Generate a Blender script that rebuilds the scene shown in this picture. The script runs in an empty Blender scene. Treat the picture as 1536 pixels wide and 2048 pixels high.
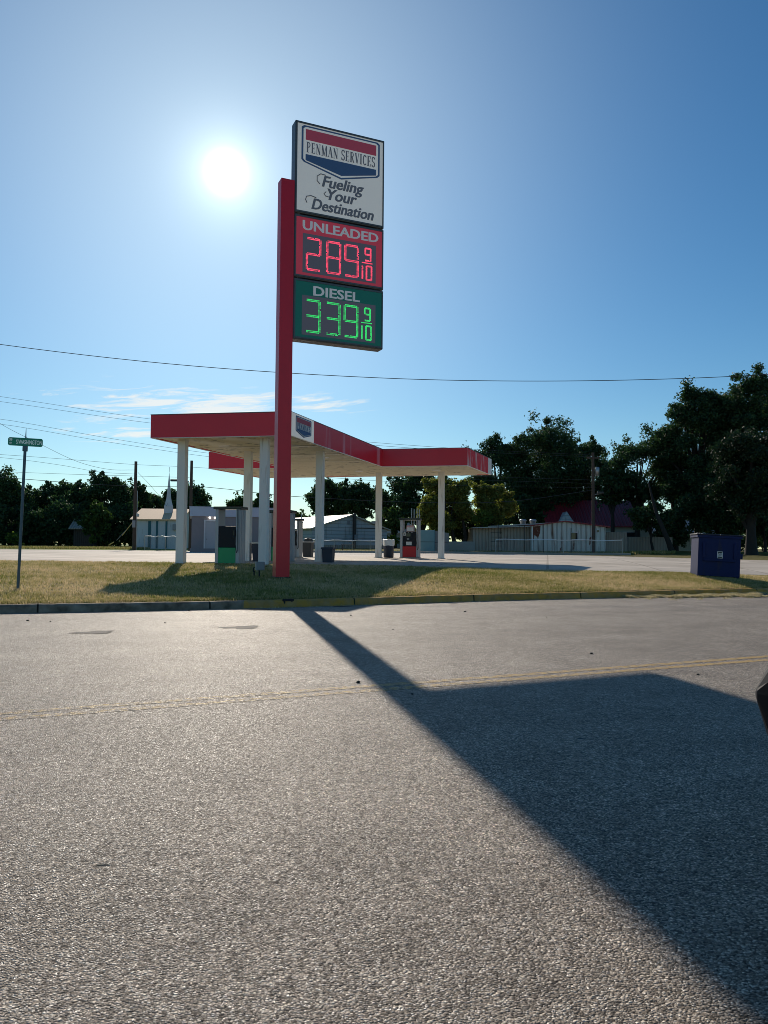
import bpy, bmesh, math, random
import numpy as np
from mathutils import Vector, Matrix
from mathutils.bvhtree import BVHTree
R = math.radians
random.seed(7)
rng = np.random.default_rng(11)
scene = bpy.context.scene
col = scene.collection

# ------------------------------------------------------------------ camera
ZC = 1.25
F_PX = 1540.0
cd = bpy.data.cameras.new('camera')
cam = bpy.data.objects.new('camera', cd)
col.objects.link(cam)
cd.sensor_fit = 'VERTICAL'
cd.sensor_height = 36.0
cd.lens = 36.0 * F_PX / 2048.0
cd.clip_start = 0.05
cd.clip_end = 6000
pit, rho = math.atan(68 / F_PX), 0.008
fw = Vector((0, math.cos(pit), math.sin(pit)))
r0 = Vector((1, 0, 0)); u0 = Vector((0, -math.sin(pit), math.cos(pit)))
rt = r0 * math.cos(rho) + u0 * math.sin(rho)
up = u0 * math.cos(rho) - r0 * math.sin(rho)
cam.matrix_world = Matrix(((rt.x, up.x, -fw.x, 0), (rt.y, up.y, -fw.y, 0), (rt.z, up.z, -fw.z, ZC), (0, 0, 0, 1)))
scene.camera = cam

# ------------------------------------------------------------------ sky, sun, exposure
SUN_EL, SUN_AZ = R(25.75), R(-12.03)          # azimuth measured from +Y towards +X
sun_dir = Vector((math.sin(SUN_AZ) * math.cos(SUN_EL), math.cos(SUN_AZ) * math.cos(SUN_EL), math.sin(SUN_EL)))
SKY_STRENGTH = 0.075
world = bpy.data.worlds.new('World')
scene.world = world
world.use_nodes = True
wt = world.node_tree
for n in list(wt.nodes): wt.nodes.remove(n)
def wn(t, **k):
    n = wt.nodes.new(t)
    for a, v in k.items(): setattr(n, a, v)
    return n
def wl(a, b): wt.links.new(a, b)
def wmath(op, a, b=None, c=None, clamp=False):
    n = wn('ShaderNodeMath', operation=op, use_clamp=clamp)
    for i, v in enumerate((a, b, c)):
        if v is None: continue
        if isinstance(v, (int, float)): n.inputs[i].default_value = v
        else: wl(v, n.inputs[i])
    return n.outputs[0]
sky = wn('ShaderNodeTexSky', sky_type='NISHITA')
sky.sun_disc = False
sky.sun_elevation = SUN_EL
sky.sun_rotation = SUN_AZ
sky.air_density = 1.0; sky.dust_density = 0.08; sky.ozone_density = 3.2; sky.altitude = 0
tc = wn('ShaderNodeTexCoord')
gen = tc.outputs['Generated']
dot = wn('ShaderNodeVectorMath', operation='DOT_PRODUCT'); wl(gen, dot.inputs[0]); dot.inputs[1].default_value = sun_dir
ang = wmath('ARCCOSINE', wmath('MINIMUM', dot.outputs['Value'], 0.9999999))      # radians from the sun
# sun disc and its aureole (forward scatter of thin haze round the sun)
disc = wmath('MULTIPLY', wmath('LESS_THAN', ang, R(0.45)), 60.0)
g1 = wmath('MULTIPLY', wmath('EXPONENT', wmath('MULTIPLY', wmath('POWER', wmath('DIVIDE', ang, R(0.85)), 2.0), -1.0)), 30.0)
g2 = wmath('MULTIPLY', wmath('EXPONENT', wmath('MULTIPLY', wmath('DIVIDE', ang, R(1.7)), -1.0)), 13.0)
g3 = wmath('MULTIPLY', wmath('EXPONENT', wmath('MULTIPLY', wmath('POWER', wmath('DIVIDE', ang, R(19.0)), 2.0), -1.0)), 4.6)
glow = wmath('ADD', wmath('ADD', disc, g1), wmath('ADD', g2, g3))
gcol = wn('ShaderNodeVectorMath', operation='SCALE'); gcol.inputs[0].default_value = (0.90, 0.98, 0.86); wl(glow, gcol.inputs['Scale'])
skc = wn('ShaderNodeHueSaturation'); wl(sky.outputs[0], skc.inputs['Color']); skc.inputs['Saturation'].default_value = 1.22
tint = wn('ShaderNodeVectorMath', operation='MULTIPLY'); wl(skc.outputs[0], tint.inputs[0]); tint.inputs[1].default_value = (0.76, 0.98, 1.0)
addg = wn('ShaderNodeVectorMath', operation='ADD'); wl(tint.outputs[0], addg.inputs[0]); wl(gcol.outputs[0], addg.inputs[1])
# thin cirrus low in the sky, laid out by direction
sep = wn('ShaderNodeSeparateXYZ'); wl(gen, sep.inputs[0])
az = wmath('ARCTAN2', sep.outputs[0], sep.outputs[1])
el = wmath('ARCSINE', sep.outputs[2])
hz = wmath('EXPONENT', wmath('MULTIPLY', wmath('MAXIMUM', el, 0.0), -1/R(7.0)))
hz = wmath('MULTIPLY', hz, wmath('ADD', wmath('MULTIPLY', wmath('EXPONENT', wmath('MULTIPLY', ang, -1/R(35.0))), 3.2), 0.3))
hcol = wn('ShaderNodeVectorMath', operation='SCALE'); hcol.inputs[0].default_value = (1.0, 0.80, 0.55); wl(hz, hcol.inputs['Scale'])
addh = wn('ShaderNodeVectorMath', operation='ADD'); wl(addg.outputs[0], addh.inputs[0]); wl(hcol.outputs[0], addh.inputs[1])
cxy = wn('ShaderNodeCombineXYZ')
elw = wmath('ADD', el, wmath('MULTIPLY', az, -0.10))
wl(wmath('MULTIPLY', az, 13.0), cxy.inputs[0]); wl(wmath('MULTIPLY', elw, 120.0), cxy.inputs[1])
cn = wn('ShaderNodeTexNoise'); wl(cxy.outputs[0], cn.inputs['Vector'])
cn.inputs['Scale'].default_value = 1.0; cn.inputs['Detail'].default_value = 9; cn.inputs['Roughness'].default_value = 0.62; cn.inputs['Distortion'].default_value = 0.7
def bump(x, c, w):
    d = wmath('DIVIDE', wmath('SUBTRACT', x, c), w)
    return wmath('EXPONENT', wmath('MULTIPLY', wmath('MULTIPLY', d, d), -1.0))
m1 = wmath('MULTIPLY', bump(az, R(-14.5), R(9.5)), bump(el, R(10.1), R(1.3)))
m2 = wmath('MULTIPLY', bump(az, R(-19.0), R(5.5)), bump(el, R(7.6), R(1.0)))
m3 = wmath('MULTIPLY', bump(az, R(-4.5), R(4.0)), bump(el, R(10.6), R(0.7)))
msk = wmath('ADD', wmath('ADD', m1, wmath('MULTIPLY', m2, 0.7)), wmath('MULTIPLY', m3, 0.5))
cl = wmath('SUBTRACT', wmath('ADD', cn.outputs['Fac'], wmath('MULTIPLY', msk, 0.30)), 0.68)
cl = wmath('MULTIPLY', wmath('MULTIPLY', cl, 7.0, clamp=True), wmath('MULTIPLY', msk, 1.6, clamp=True))
mixc = wn('ShaderNodeMixRGB'); wl(wmath('MULTIPLY', cl, 0.75), mixc.inputs[0]); wl(addh.outputs[0], mixc.inputs[1])
mixc.inputs[2].default_value = (11.5, 11.3, 10.6, 1)
bg = wn('ShaderNodeBackground'); wl(mixc.outputs[0], bg.inputs['Color']); bg.inputs['Strength'].default_value = SKY_STRENGTH
wo = wn('ShaderNodeOutputWorld'); wl(bg.outputs[0], wo.inputs['Surface'])

sl = bpy.data.lights.new('sun', 'SUN'); sl.energy = 3.8; sl.angle = R(0.53); sl.color = (1.0, 0.89, 0.75)
so = bpy.data.objects.new('sun', sl); col.objects.link(so)
so.rotation_euler = (-sun_dir).to_track_quat('-Z', 'Y').to_euler()
so.location = sun_dir * 60

scene.view_settings.view_transform = 'Standard'
scene.view_settings.look = 'None'
scene.view_settings.gamma = 1
scene.view_settings.use_curve_mapping = False
scene.view_settings.exposure = 0.14
scene.cycles.max_bounces = 8
scene.cycles.transparent_max_bounces = 8
scene.cycles.sample_clamp_indirect = 6
scene.cycles.filter_width = 0.9

# ------------------------------------------------------------------ helpers
def tag(o, label=None, cat=None, group=None, kind=None):
    if label: o['label'] = label
    if cat: o['category'] = cat
    if group: o['group'] = group
    if kind: o['kind'] = kind
    return o
def empty(name, loc=(0, 0, 0), rz=0, label=None, cat=None, group=None):
    o = bpy.data.objects.new(name, None); col.objects.link(o)
    o.location = loc; o.rotation_euler = (0, 0, rz); o.empty_display_size = 0.2
    return tag(o, label, cat, group)
class MB:
    """collects boxes, tubes and prisms and links them as one mesh object"""
    def __init__(s): s.v = []; s.f = []; s.smooth = []
    def add(s, vs, fs, smooth=False):
        b = len(s.v); s.v += [tuple(v) for v in vs]
        s.f += [tuple(i + b for i in f) for f in fs]; s.smooth += [smooth] * len(fs); return s
    def box(s, x0, y0, z0, x1, y1, z1):
        vs = [(x0,y0,z0),(x1,y0,z0),(x1,y1,z0),(x0,y1,z0),(x0,y0,z1),(x1,y0,z1),(x1,y1,z1),(x0,y1,z1)]
        return s.add(vs, [(0,3,2,1),(4,5,6,7),(0,1,5,4),(1,2,6,5),(2,3,7,6),(3,0,4,7)])
    def bbox(s, x0, y0, z0, x1, y1, z1, b=0.01):
        """box with chamfered edges"""
        b = min(b, (x1-x0)*.45, (y1-y0)*.45, (z1-z0)*.45)
        bm = bmesh.new(); bmesh.ops.create_cube(bm, size=1)
        for v in bm.verts: v.co = Vector(((x0+x1)/2+v.co.x*(x1-x0), (y0+y1)/2+v.co.y*(y1-y0), (z0+z1)/2+v.co.z*(z1-z0)))
        bmesh.ops.bevel(bm, geom=list(bm.edges), offset=b, segments=2, profile=0.5, affect='EDGES')
        bm.verts.index_update()
        s.add([v.co[:] for v in bm.verts], [[v.index for v in f.verts] for f in bm.faces]); bm.free(); return s
    def tube(s, pts, r, n=8, cap=True):
        pts = [Vector(p) for p in pts]; rs = r if isinstance(r, (list, tuple)) else [r]*len(pts)
        vs = []; fs = []
        t0 = (pts[1]-pts[0]).normalized(); ref = Vector((0,0,1)) if abs(t0.z) < .9 else Vector((1,0,0))
        a = t0.cross(ref).normalized()
        for i, p in enumerate(pts):
            t = (pts[min(i+1, len(pts)-1)] - pts[max(i-1, 0)]).normalized()
            a = (a - t*a.dot(t)).normalized(); b = t.cross(a)
            for k in range(n):
                q = 2*math.pi*k/n
                vs.append(p + (a*math.cos(q) + b*math.sin(q))*rs[i])
        for i in range(len(pts)-1):
            for k in range(n):
                fs.append((i*n+k, i*n+(k+1)%n, (i+1)*n+(k+1)%n, (i+1)*n+k))
        s.add(vs, fs, n > 5)
        if cap:
            s.add(vs[:n], [tuple(range(n))[::-1]]); s.add(vs[-n:], [tuple(range(n))])
        return s
    def prism(s, poly, axis, a, b):
        """poly (2D) extruded along an axis from a to b; axis x: (y,z) poly, y: (x,z), z: (x,y)"""
        n = len(poly)
        def P(p, t): return {'x': (t, p[0], p[1]), 'y': (p[0], t, p[1]), 'z': (p[0], p[1], t)}[axis]
        vs = [P(p, a) for p in poly] + [P(p, b) for p in poly]
        fs = [tuple(range(n))[::-1], tuple(range(n, 2*n))] + [(i, (i+1)%n, n+(i+1)%n, n+i) for i in range(n)]
        return s.add(vs, fs)
    def lathe(s, prof, n=20, cx=0, cy=0):
        vs = []; fs = []
        for (r, z) in prof:
            for k in range(n): vs.append((cx+r*math.cos(2*math.pi*k/n), cy+r*math.sin(2*math.pi*k/n), z))
        for i in range(len(prof)-1):
            for k in range(n): fs.append((i*n+k, i*n+(k+1)%n, (i+1)*n+(k+1)%n, (i+1)*n+k))
        return s.add(vs, fs, True)
    def build(s, name, mat, parent=None, fixn=True):
        me = bpy.data.meshes.new(name); me.from_pydata(s.v, [], s.f)
        if any(s.smooth): me.polygons.foreach_set('use_smooth', s.smooth)
        me.validate()
        if fixn:
            bm = bmesh.new(); bm.from_mesh(me); bmesh.ops.recalc_face_normals(bm, faces=bm.faces); bm.to_mesh(me); bm.free()
        me.materials.append(mat); me.update()
        o = bpy.data.objects.new(name, me); col.objects.link(o)
        if parent: o.parent = parent
        return o

def new_mat(name):
    m = bpy.data.materials.new(name); m.use_nodes = True
    nt = m.node_tree; b = nt.nodes['Principled BSDF']
    return m, nt, b
def mat(name, c, rough=0.6, metal=0.0, var=0.12, scale=3.0, spec=0.5, dirt=None, dirt_amt=0.0, bump=0.0, bscale=40, emis=None, estr=0, streak=False):
    """painted/plain surface with gentle procedural tone variation, optional grime"""
    m, nt, b = new_mat(name); N = nt.nodes; L = nt.links
    tcn = N.new('ShaderNodeTexCoord')
    nz = N.new('ShaderNodeTexNoise'); nz.inputs['Scale'].default_value = scale; nz.inputs['Detail'].default_value = 6; nz.inputs['Roughness'].default_value = .6
    if streak:
        mp = N.new('ShaderNodeMapping'); mp.inputs['Scale'].default_value = (1, 1, 0.12); L.new(tcn.outputs['Object'], mp.inputs[0]); L.new(mp.outputs[0], nz.inputs['Vector'])
    else: L.new(tcn.outputs['Object'], nz.inputs['Vector'])
    cr = N.new('ShaderNodeMixRGB'); cr.inputs[1].default_value = (*[x*(1-var) for x in c], 1); cr.inputs[2].default_value = (*[min(1, x*(1+var)) for x in c], 1)
    L.new(nz.outputs['Fac'], cr.inputs[0]); out = cr.outputs[0]
    if dirt:
        n2 = N.new('ShaderNodeTexNoise'); n2.inputs['Scale'].default_value = scale*2.3; n2.inputs['Detail'].default_value = 8
        if streak: L.new(mp.outputs[0], n2.inputs['Vector'])
        else: L.new(tcn.outputs['Object'], n2.inputs['Vector'])
        rp = N.new('ShaderNodeValToRGB'); rp.color_ramp.elements[0].position = .62-dirt_amt*.4; rp.color_ramp.elements[1].position = .75-dirt_amt*.3
        L.new(n2.outputs['Fac'], rp.inputs[0])
        mx = N.new('ShaderNodeMixRGB'); L.new(rp.outputs[0], mx.inputs[0]); L.new(out, mx.inputs[1]); mx.inputs[2].default_value = (*dirt, 1); out = mx.outputs[0]
    L.new(out, b.inputs['Base Color'])
    b.inputs['Roughness'].default_value = rough; b.inputs['Metallic'].default_value = metal; b.inputs['Specular IOR Level'].default_value = spec
    if bump:
        n3 = N.new('ShaderNodeTexNoise'); n3.inputs['Scale'].default_value = bscale; n3.inputs['Detail'].default_value = 4; L.new(tcn.outputs['Object'], n3.inputs['Vector'])
        bp = N.new('ShaderNodeBump'); bp.inputs['Strength'].default_value = bump; bp.inputs['Distance'].default_value = .02; L.new(n3.outputs['Fac'], bp.inputs['Height']); L.new(bp.outputs[0], b.inputs['Normal'])
    if emis:
        b.inputs['Emission Color'].default_value = (*emis, 1); b.inputs['Emission Strength'].default_value = estr
    return m
def ribbed(name, c, pitch=0.2, axis=0, depth=0.02, rough=0.5, metal=0.0, dirt=None, dirt_amt=0.0, var=.1, scale=1.2, horizontal=False):
    """sheet metal or boards: ribs come from bump on a sawtooth/sine along an object axis"""
    m = mat(name, c, rough, metal, var, scale, dirt=dirt, dirt_amt=dirt_amt, streak=True)
    nt = m.node_tree; N = nt.nodes; L = nt.links; b = N['Principled BSDF']
    tcn = N.new('ShaderNodeTexCoord'); sp = N.new('ShaderNodeSeparateXYZ'); L.new(tcn.outputs['Object'], sp.inputs[0])
    mu = N.new('ShaderNodeMath'); mu.operation = 'DIVIDE'; mu.inputs[1].default_value = pitch; L.new(sp.outputs[axis], mu.inputs[0])
    fr = N.new('ShaderNodeMath'); fr.operation = 'PINGPONG'; fr.inputs[1].default_value = .5; L.new(mu.outputs[0], fr.inputs[0])
    cl = N.new('ShaderNodeMath'); cl.operation = 'LESS_THAN'; cl.inputs[1].default_value = 0.12; L.new(fr.outputs[0], cl.inputs[0])
    sm = N.new('ShaderNodeMapRange'); sm.interpolation_type = 'SMOOTHSTEP'; sm.inputs[1].default_value = 0.02; sm.inputs[2].default_value = .2; L.new(fr.outputs[0], sm.inputs[0])
    bp = N.new('ShaderNodeBump'); bp.inputs['Strength'].default_value = 1; bp.inputs['Distance'].default_value = depth; L.new(sm.outputs[0], bp.inputs['Height']); L.new(bp.outputs[0], b.inputs['Normal'])
    # grooves are drawn a little darker
    src = b.inputs['Base Color'].links[0].from_socket
    mx = N.new('ShaderNodeMixRGB'); mx.blend_type = 'MULTIPLY'; mx.inputs[2].default_value = (.62, .6, .58, 1)
    mm = N.new('ShaderNodeMath'); mm.operation = 'MULTIPLY'; mm.inputs[1].default_value = .7; L.new(cl.outputs[0], mm.inputs[0])
    L.new(mm.outputs[0], mx.inputs[0]); L.new(src, mx.inputs[1]); L.new(mx.outputs[0], b.inputs['Base Color'])
    return m

# ------------------------------------------------------------------ terrain heights
# kerb line, front edge of the concrete lot, far edge of the lot: matching stations along the street
KP = [(-150,-14,.14),(-60,1.6,.14),(-14,12.1,.14),(-6.82,13.77,.14),(-2.6,15.3,.14),(2.73,18.06,.14),(6.02,19.5,.14),(10.96,21.75,.14),(16,23.9,.14),(60,43,.14),(150,83,.14)]
LP = [(-170,34,.55),(-70,32,.55),(-24,30.6,.55),(-14.9,30,.55),(-5.2,28.4,.55),(2.4,26.9,.50),(6.4,26.0,.44),(10.55,26.3,.38),(13.46,27.0,.27),(60,48,.25),(150,88,.25)]
BP = [(-190,74,.66),(-90,72,.66),(-50,71,.66),(-34,70,.66),(-14,69,.66),(4,67,.66),(14,63,.62),(22.5,57,.52),(27,52,.46),(62,58,.42),(150,98,.42)]
def resample(P, n):
    P = np.array(P, float)
    # Catmull-Rom style smoothing through uniform stations
    t = np.linspace(0, len(P)-1, n); i = np.clip(t.astype(int), 0, len(P)-2); u = (t-i)[:, None]
    p1 = P[i]; p2 = P[i+1]; p0 = P[np.maximum(i-1, 0)]; p3 = P[np.minimum(i+2, len(P)-1)]
    d1 = np.linalg.norm(p2-p1, axis=1)[:, None]; d0 = np.linalg.norm(p1-p0, axis=1)[:, None]+1e-6; d2 = np.linalg.norm(p3-p2, axis=1)[:, None]+1e-6
    m1 = .5*((p2-p1)+(p1-p0)*d1/d0); m2 = .5*((p2-p1)+(p3-p2)*d1/d2)
    m1 = np.where(d0 < 1e-3, p2-p1, m1); m2 = np.where(d2 < 1e-3, p2-p1, m2)
    h = lambda u: (2*u**3-3*u**2+1, u**3-2*u**2+u, -2*u**3+3*u**2, u**3-u**2)
    a, b, c, d = h(u)
    return a*p1+b*m1+c*p2+d*m2
NS = 221
K = resample(KP, NS); LF = resample(LP, NS); LB = resample(BP, NS)
def grid_mesh(A, B, nt, zf, t0=0.0, t1=1.0):
    vs = []; fs = []
    for j in range(nt+1):
        t = t0+(t1-t0)*j/nt
        P = A*(1-t)+B*t
        P[:, 2] = zf(A[:, 2], B[:, 2], t, P)
        vs += [tuple(p) for p in P]
    n = len(A)
    for j in range(nt):
        for i in range(n-1): fs.append((j*n+i, j*n+i+1, (j+1)*n+i+1, (j+1)*n+i))
    return vs, fs
def vprof(a, b, t, P):
    x, y = P[:, 0], P[:, 1]
    z = a+(b-a)*(1-(1-t)**1.7)+.02*(1-np.exp(-t/.035))*(1-t)
    return z + np.minimum(1, 8*t*(1-t))*(.018*np.sin(x*.9+y*.5)+.014*np.sin(x*.37-y*1.1)+.01*np.sin(x*2.3+y*1.7))
kn = np.diff(K[:, :2], axis=0); kn = np.vstack([kn, kn[-1]]); kn /= np.linalg.norm(kn, axis=1)[:, None]
kn = np.stack([-kn[:, 1], kn[:, 0]], 1)
KB = K.copy(); KB[:, :2] += kn*.16
KB[:, 2] = .13
verge_v, verge_f = grid_mesh(KB, LF, 26, vprof)
lot_v, lot_f = grid_mesh(LF, LB, 24, lambda a, b, t, P: a+(b-a)*(1-(1-t)**4)+.012)
FB = LB.copy(); FB[:, 1] = FB[:, 1]+26; FB[:, 2] = .95
far_v, far_f = grid_mesh(LB, FB, 8, lambda a, b, t, P: a+(b-a)*(t*t*(3-2*t)))
GB = BVHTree.FromPolygons(verge_v+lot_v+far_v, [f for f in verge_f]+[tuple(i+len(verge_v) for i in f) for f in lot_f]+[tuple(i+len(verge_v)+len(lot_v) for i in f) for f in far_f])
def G(x, y):
    h = GB.ray_cast(Vector((x, y, 50)), Vector((0, 0, -1)))
    if h[0] is None: return .95 if y > 70 else 0.0
    return h[0].z
def at(px, py, Y):
    """point at distance Y seen at photograph pixel (px, py)"""
    d = fw + rt*((px-768)/F_PX) + up*((1024-py)/F_PX)
    return Vector((0, 0, ZC)) + d*(Y/d.y)
def atx(px, Y, py=1090): return at(px, py, Y).x
def atz(py, Y, px=768): return at(px, py, Y).z

# ------------------------------------------------------------------ ground materials
def asphalt_mat(name, paint=False):
    m, nt, b = new_mat(name); N = nt.nodes; L = nt.links
    tcn = N.new('ShaderNodeTexCoord'); co = tcn.outputs['Object']
    wz = N.new('ShaderNodeTexNoise'); wz.inputs['Scale'].default_value = 30; L.new(co, wz.inputs['Vector'])
    wa = N.new('ShaderNodeMixRGB'); wa.blend_type = 'ADD'; wa.inputs[0].default_value = .012; L.new(co, wa.inputs[1]); L.new(wz.outputs['Color'], wa.inputs[2])
    v = N.new('ShaderNodeTexVoronoi'); v.inputs['Scale'].default_value = 128; v.inputs['Randomness'].default_value = 1; L.new(wa.outputs[0], v.inputs['Vector'])
    v2 = N.new('ShaderNodeTexVoronoi'); v2.inputs['Scale'].default_value = 210; L.new(wa.outputs[0], v2.inputs['Vector'])
    sp = N.new('ShaderNodeSeparateColor'); L.new(v.outputs['Color'], sp.inputs[0])
    rp = N.new('ShaderNodeValToRGB'); e = rp.color_ramp.elements
    e[0].position = 0; e[0].color = (.10, .082, .064, 1); e[1].position = 1; e[1].color = (.92, .80, .64, 1)
    for p, c in ((.35, (.25, .205, .16, 1)), (.7, (.42, .35, .275, 1)), (.9, (.62, .52, .41, 1))):
        q = e.new(p); q.color = c
    L.new(sp.outputs[0], rp.inputs[0])
    # dark binder between the chips
    ed = N.new('ShaderNodeMapRange'); ed.inputs[1].default_value = .25; ed.inputs[2].default_value = .62; ed.inputs[3].default_value = 1; ed.inputs[4].default_value = .62; L.new(v.outputs['Distance'], ed.inputs[0])
    mu = N.new('ShaderNodeMixRGB'); mu.blend_type = 'MULTIPLY'; mu.inputs[0].default_value = 1; L.new(rp.outputs[0], mu.inputs[1]); L.new(ed.outputs[0], mu.inputs[2])
    # broad tone patches, wheel tracks
    mp = N.new('ShaderNodeMapping'); mp.inputs['Rotation'].default_value = (0, 0, R(-24)); L.new(co, mp.inputs[0])
    mp2 = N.new('ShaderNodeMapping'); mp2.inputs['Scale'].default_value = (.10, .40, 1); L.new(mp.outputs[0], mp2.inputs[0])
    n1 = N.new('ShaderNodeTexNoise'); n1.inputs['Scale'].default_value = 1; n1.inputs['Detail'].default_value = 5; L.new(mp2.outputs[0], n1.inputs['Vector'])
    n2 = N.new('ShaderNodeTexNoise'); n2.inputs['Scale'].default_value = 1.7; n2.inputs['Detail'].default_value = 6; L.new(co, n2.inputs['Vector'])
    av = N.new('ShaderNodeMath'); av.operation = 'ADD'; L.new(n1.outputs['Fac'], av.inputs[0]); L.new(n2.outputs['Fac'], av.inputs[1])
    tr = N.new('ShaderNodeMapRange'); tr.inputs[1].default_value = .7; tr.inputs[2].default_value = 1.3; tr.inputs[3].default_value = .78; tr.inputs[4].default_value = 1.30; L.new(av.outputs[0], tr.inputs[0])
    n5 = N.new('ShaderNodeTexNoise'); n5.inputs['Scale'].default_value = 15; n5.inputs['Detail'].default_value = 4; n5.inputs['Roughness'].default_value = .8; L.new(co, n5.inputs['Vector'])
    t5 = N.new('ShaderNodeMapRange'); t5.inputs[1].default_value = .3; t5.inputs[2].default_value = .7; t5.inputs[3].default_value = .66; t5.inputs[4].default_value = 1.36; L.new(n5.outputs['Fac'], t5.inputs[0])
    t6 = N.new('ShaderNodeMath'); t6.operation = 'MULTIPLY'; L.new(tr.outputs[0], t6.inputs[0]); L.new(t5.outputs[0], t6.inputs[1])
    m2 = N.new('ShaderNodeVectorMath'); m2.operation = 'SCALE'; L.new(mu.outputs[0], m2.inputs[0]); L.new(t6.outputs[0], m2.inputs['Scale'])
    out = m2.outputs[0]
    if paint:
        sx = N.new('ShaderNodeSeparateXYZ'); L.new(co, sx.inputs[0])
        wear = N.new('ShaderNodeMapRange'); wear.inputs[1].default_value = -3; wear.inputs[2].default_value = 5; wear.inputs[3].default_value = .09; wear.inputs[4].default_value = .27; L.new(sx.outputs[0], wear.inputs[0])
        n4 = N.new('ShaderNodeTexNoise'); n4.inputs['Scale'].default_value = 16; n4.inputs['Detail'].default_value = 8; L.new(co, n4.inputs['Vector'])
        s = N.new('ShaderNodeMath'); s.operation = 'ADD'; L.new(n4.outputs['Fac'], s.inputs[0]); L.new(wear.outputs[0], s.inputs[1])
        s2 = N.new('ShaderNodeMath'); s2.operation = 'ADD'; L.new(s.outputs[0], s2.inputs[0])
        hh = N.new('ShaderNodeMath'); hh.operation = 'MULTIPLY'; hh.inputs[1].default_value = .25; L.new(sp.outputs[1], hh.inputs[0]); L.new(hh.outputs[0], s2.inputs[1])
        k = N.new('ShaderNodeMapRange'); k.inputs[1].default_value = .70; k.inputs[2].default_value = .86; k.inputs[4].default_value = .75; L.new(s2.outputs[0], k.inputs[0])
        mx = N.new('ShaderNodeMixRGB'); L.new(k.outputs[0], mx.inputs[0]); L.new(out, mx.inputs[1]); mx.inputs[2].default_value = (.62, .38, .10, 1); out = mx.outputs[0]
    L.new(out, b.inputs['Base Color'])
    rr = N.new('ShaderNodeMapRange'); rr.inputs[1].default_value = 1; rr.inputs[2].default_value = 0; rr.inputs[3].default_value = .42; rr.inputs[4].default_value = .92; L.new(sp.outputs[1], rr.inputs[0]); L.new(rr.outputs[0], b.inputs['Roughness'])
    spc = N.new('ShaderNodeMapRange'); spc.inputs[1].default_value = .8; spc.inputs[2].default_value = 1; spc.inputs[3].default_value = .16; spc.inputs[4].default_value = 1.0; L.new(sp.outputs[1], spc.inputs[0]); L.new(spc.outputs[0], b.inputs['Specular IOR Level'])
    inv = N.new('ShaderNodeMath'); inv.operation = 'MULTIPLY'; inv.inputs[1].default_value = -1; L.new(v.outputs['Distance'], inv.inputs[0])
    cell = N.new('ShaderNodeMath'); cell.operation = 'MULTIPLY'; cell.inputs[1].default_value = .55; L.new(sp.outputs[2], cell.inputs[0])
    a1 = N.new('ShaderNodeMath'); a1.operation = 'ADD'; L.new(inv.outputs[0], a1.inputs[0]); L.new(cell.outputs[0], a1.inputs[1])
    a2 = N.new('ShaderNodeMath'); a2.operation = 'MULTIPLY_ADD'; a2.inputs[1].default_value = -.3; L.new(v2.outputs['Distance'], a2.inputs[0]); L.new(a1.outputs[0], a2.inputs[2])
    bp = N.new('ShaderNodeBump'); bp.inputs['Strength'].default_value = .8; bp.inputs['Distance'].default_value = .0062; L.new(a2.outputs[0], bp.inputs['Height']); L.new(bp.outputs[0], b.inputs['Normal'])
    return m
M = {}
M['asphalt'] = asphalt_mat('asphalt'); M['asphalt_paint'] = asphalt_mat('worn_yellow_paint', True)

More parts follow.
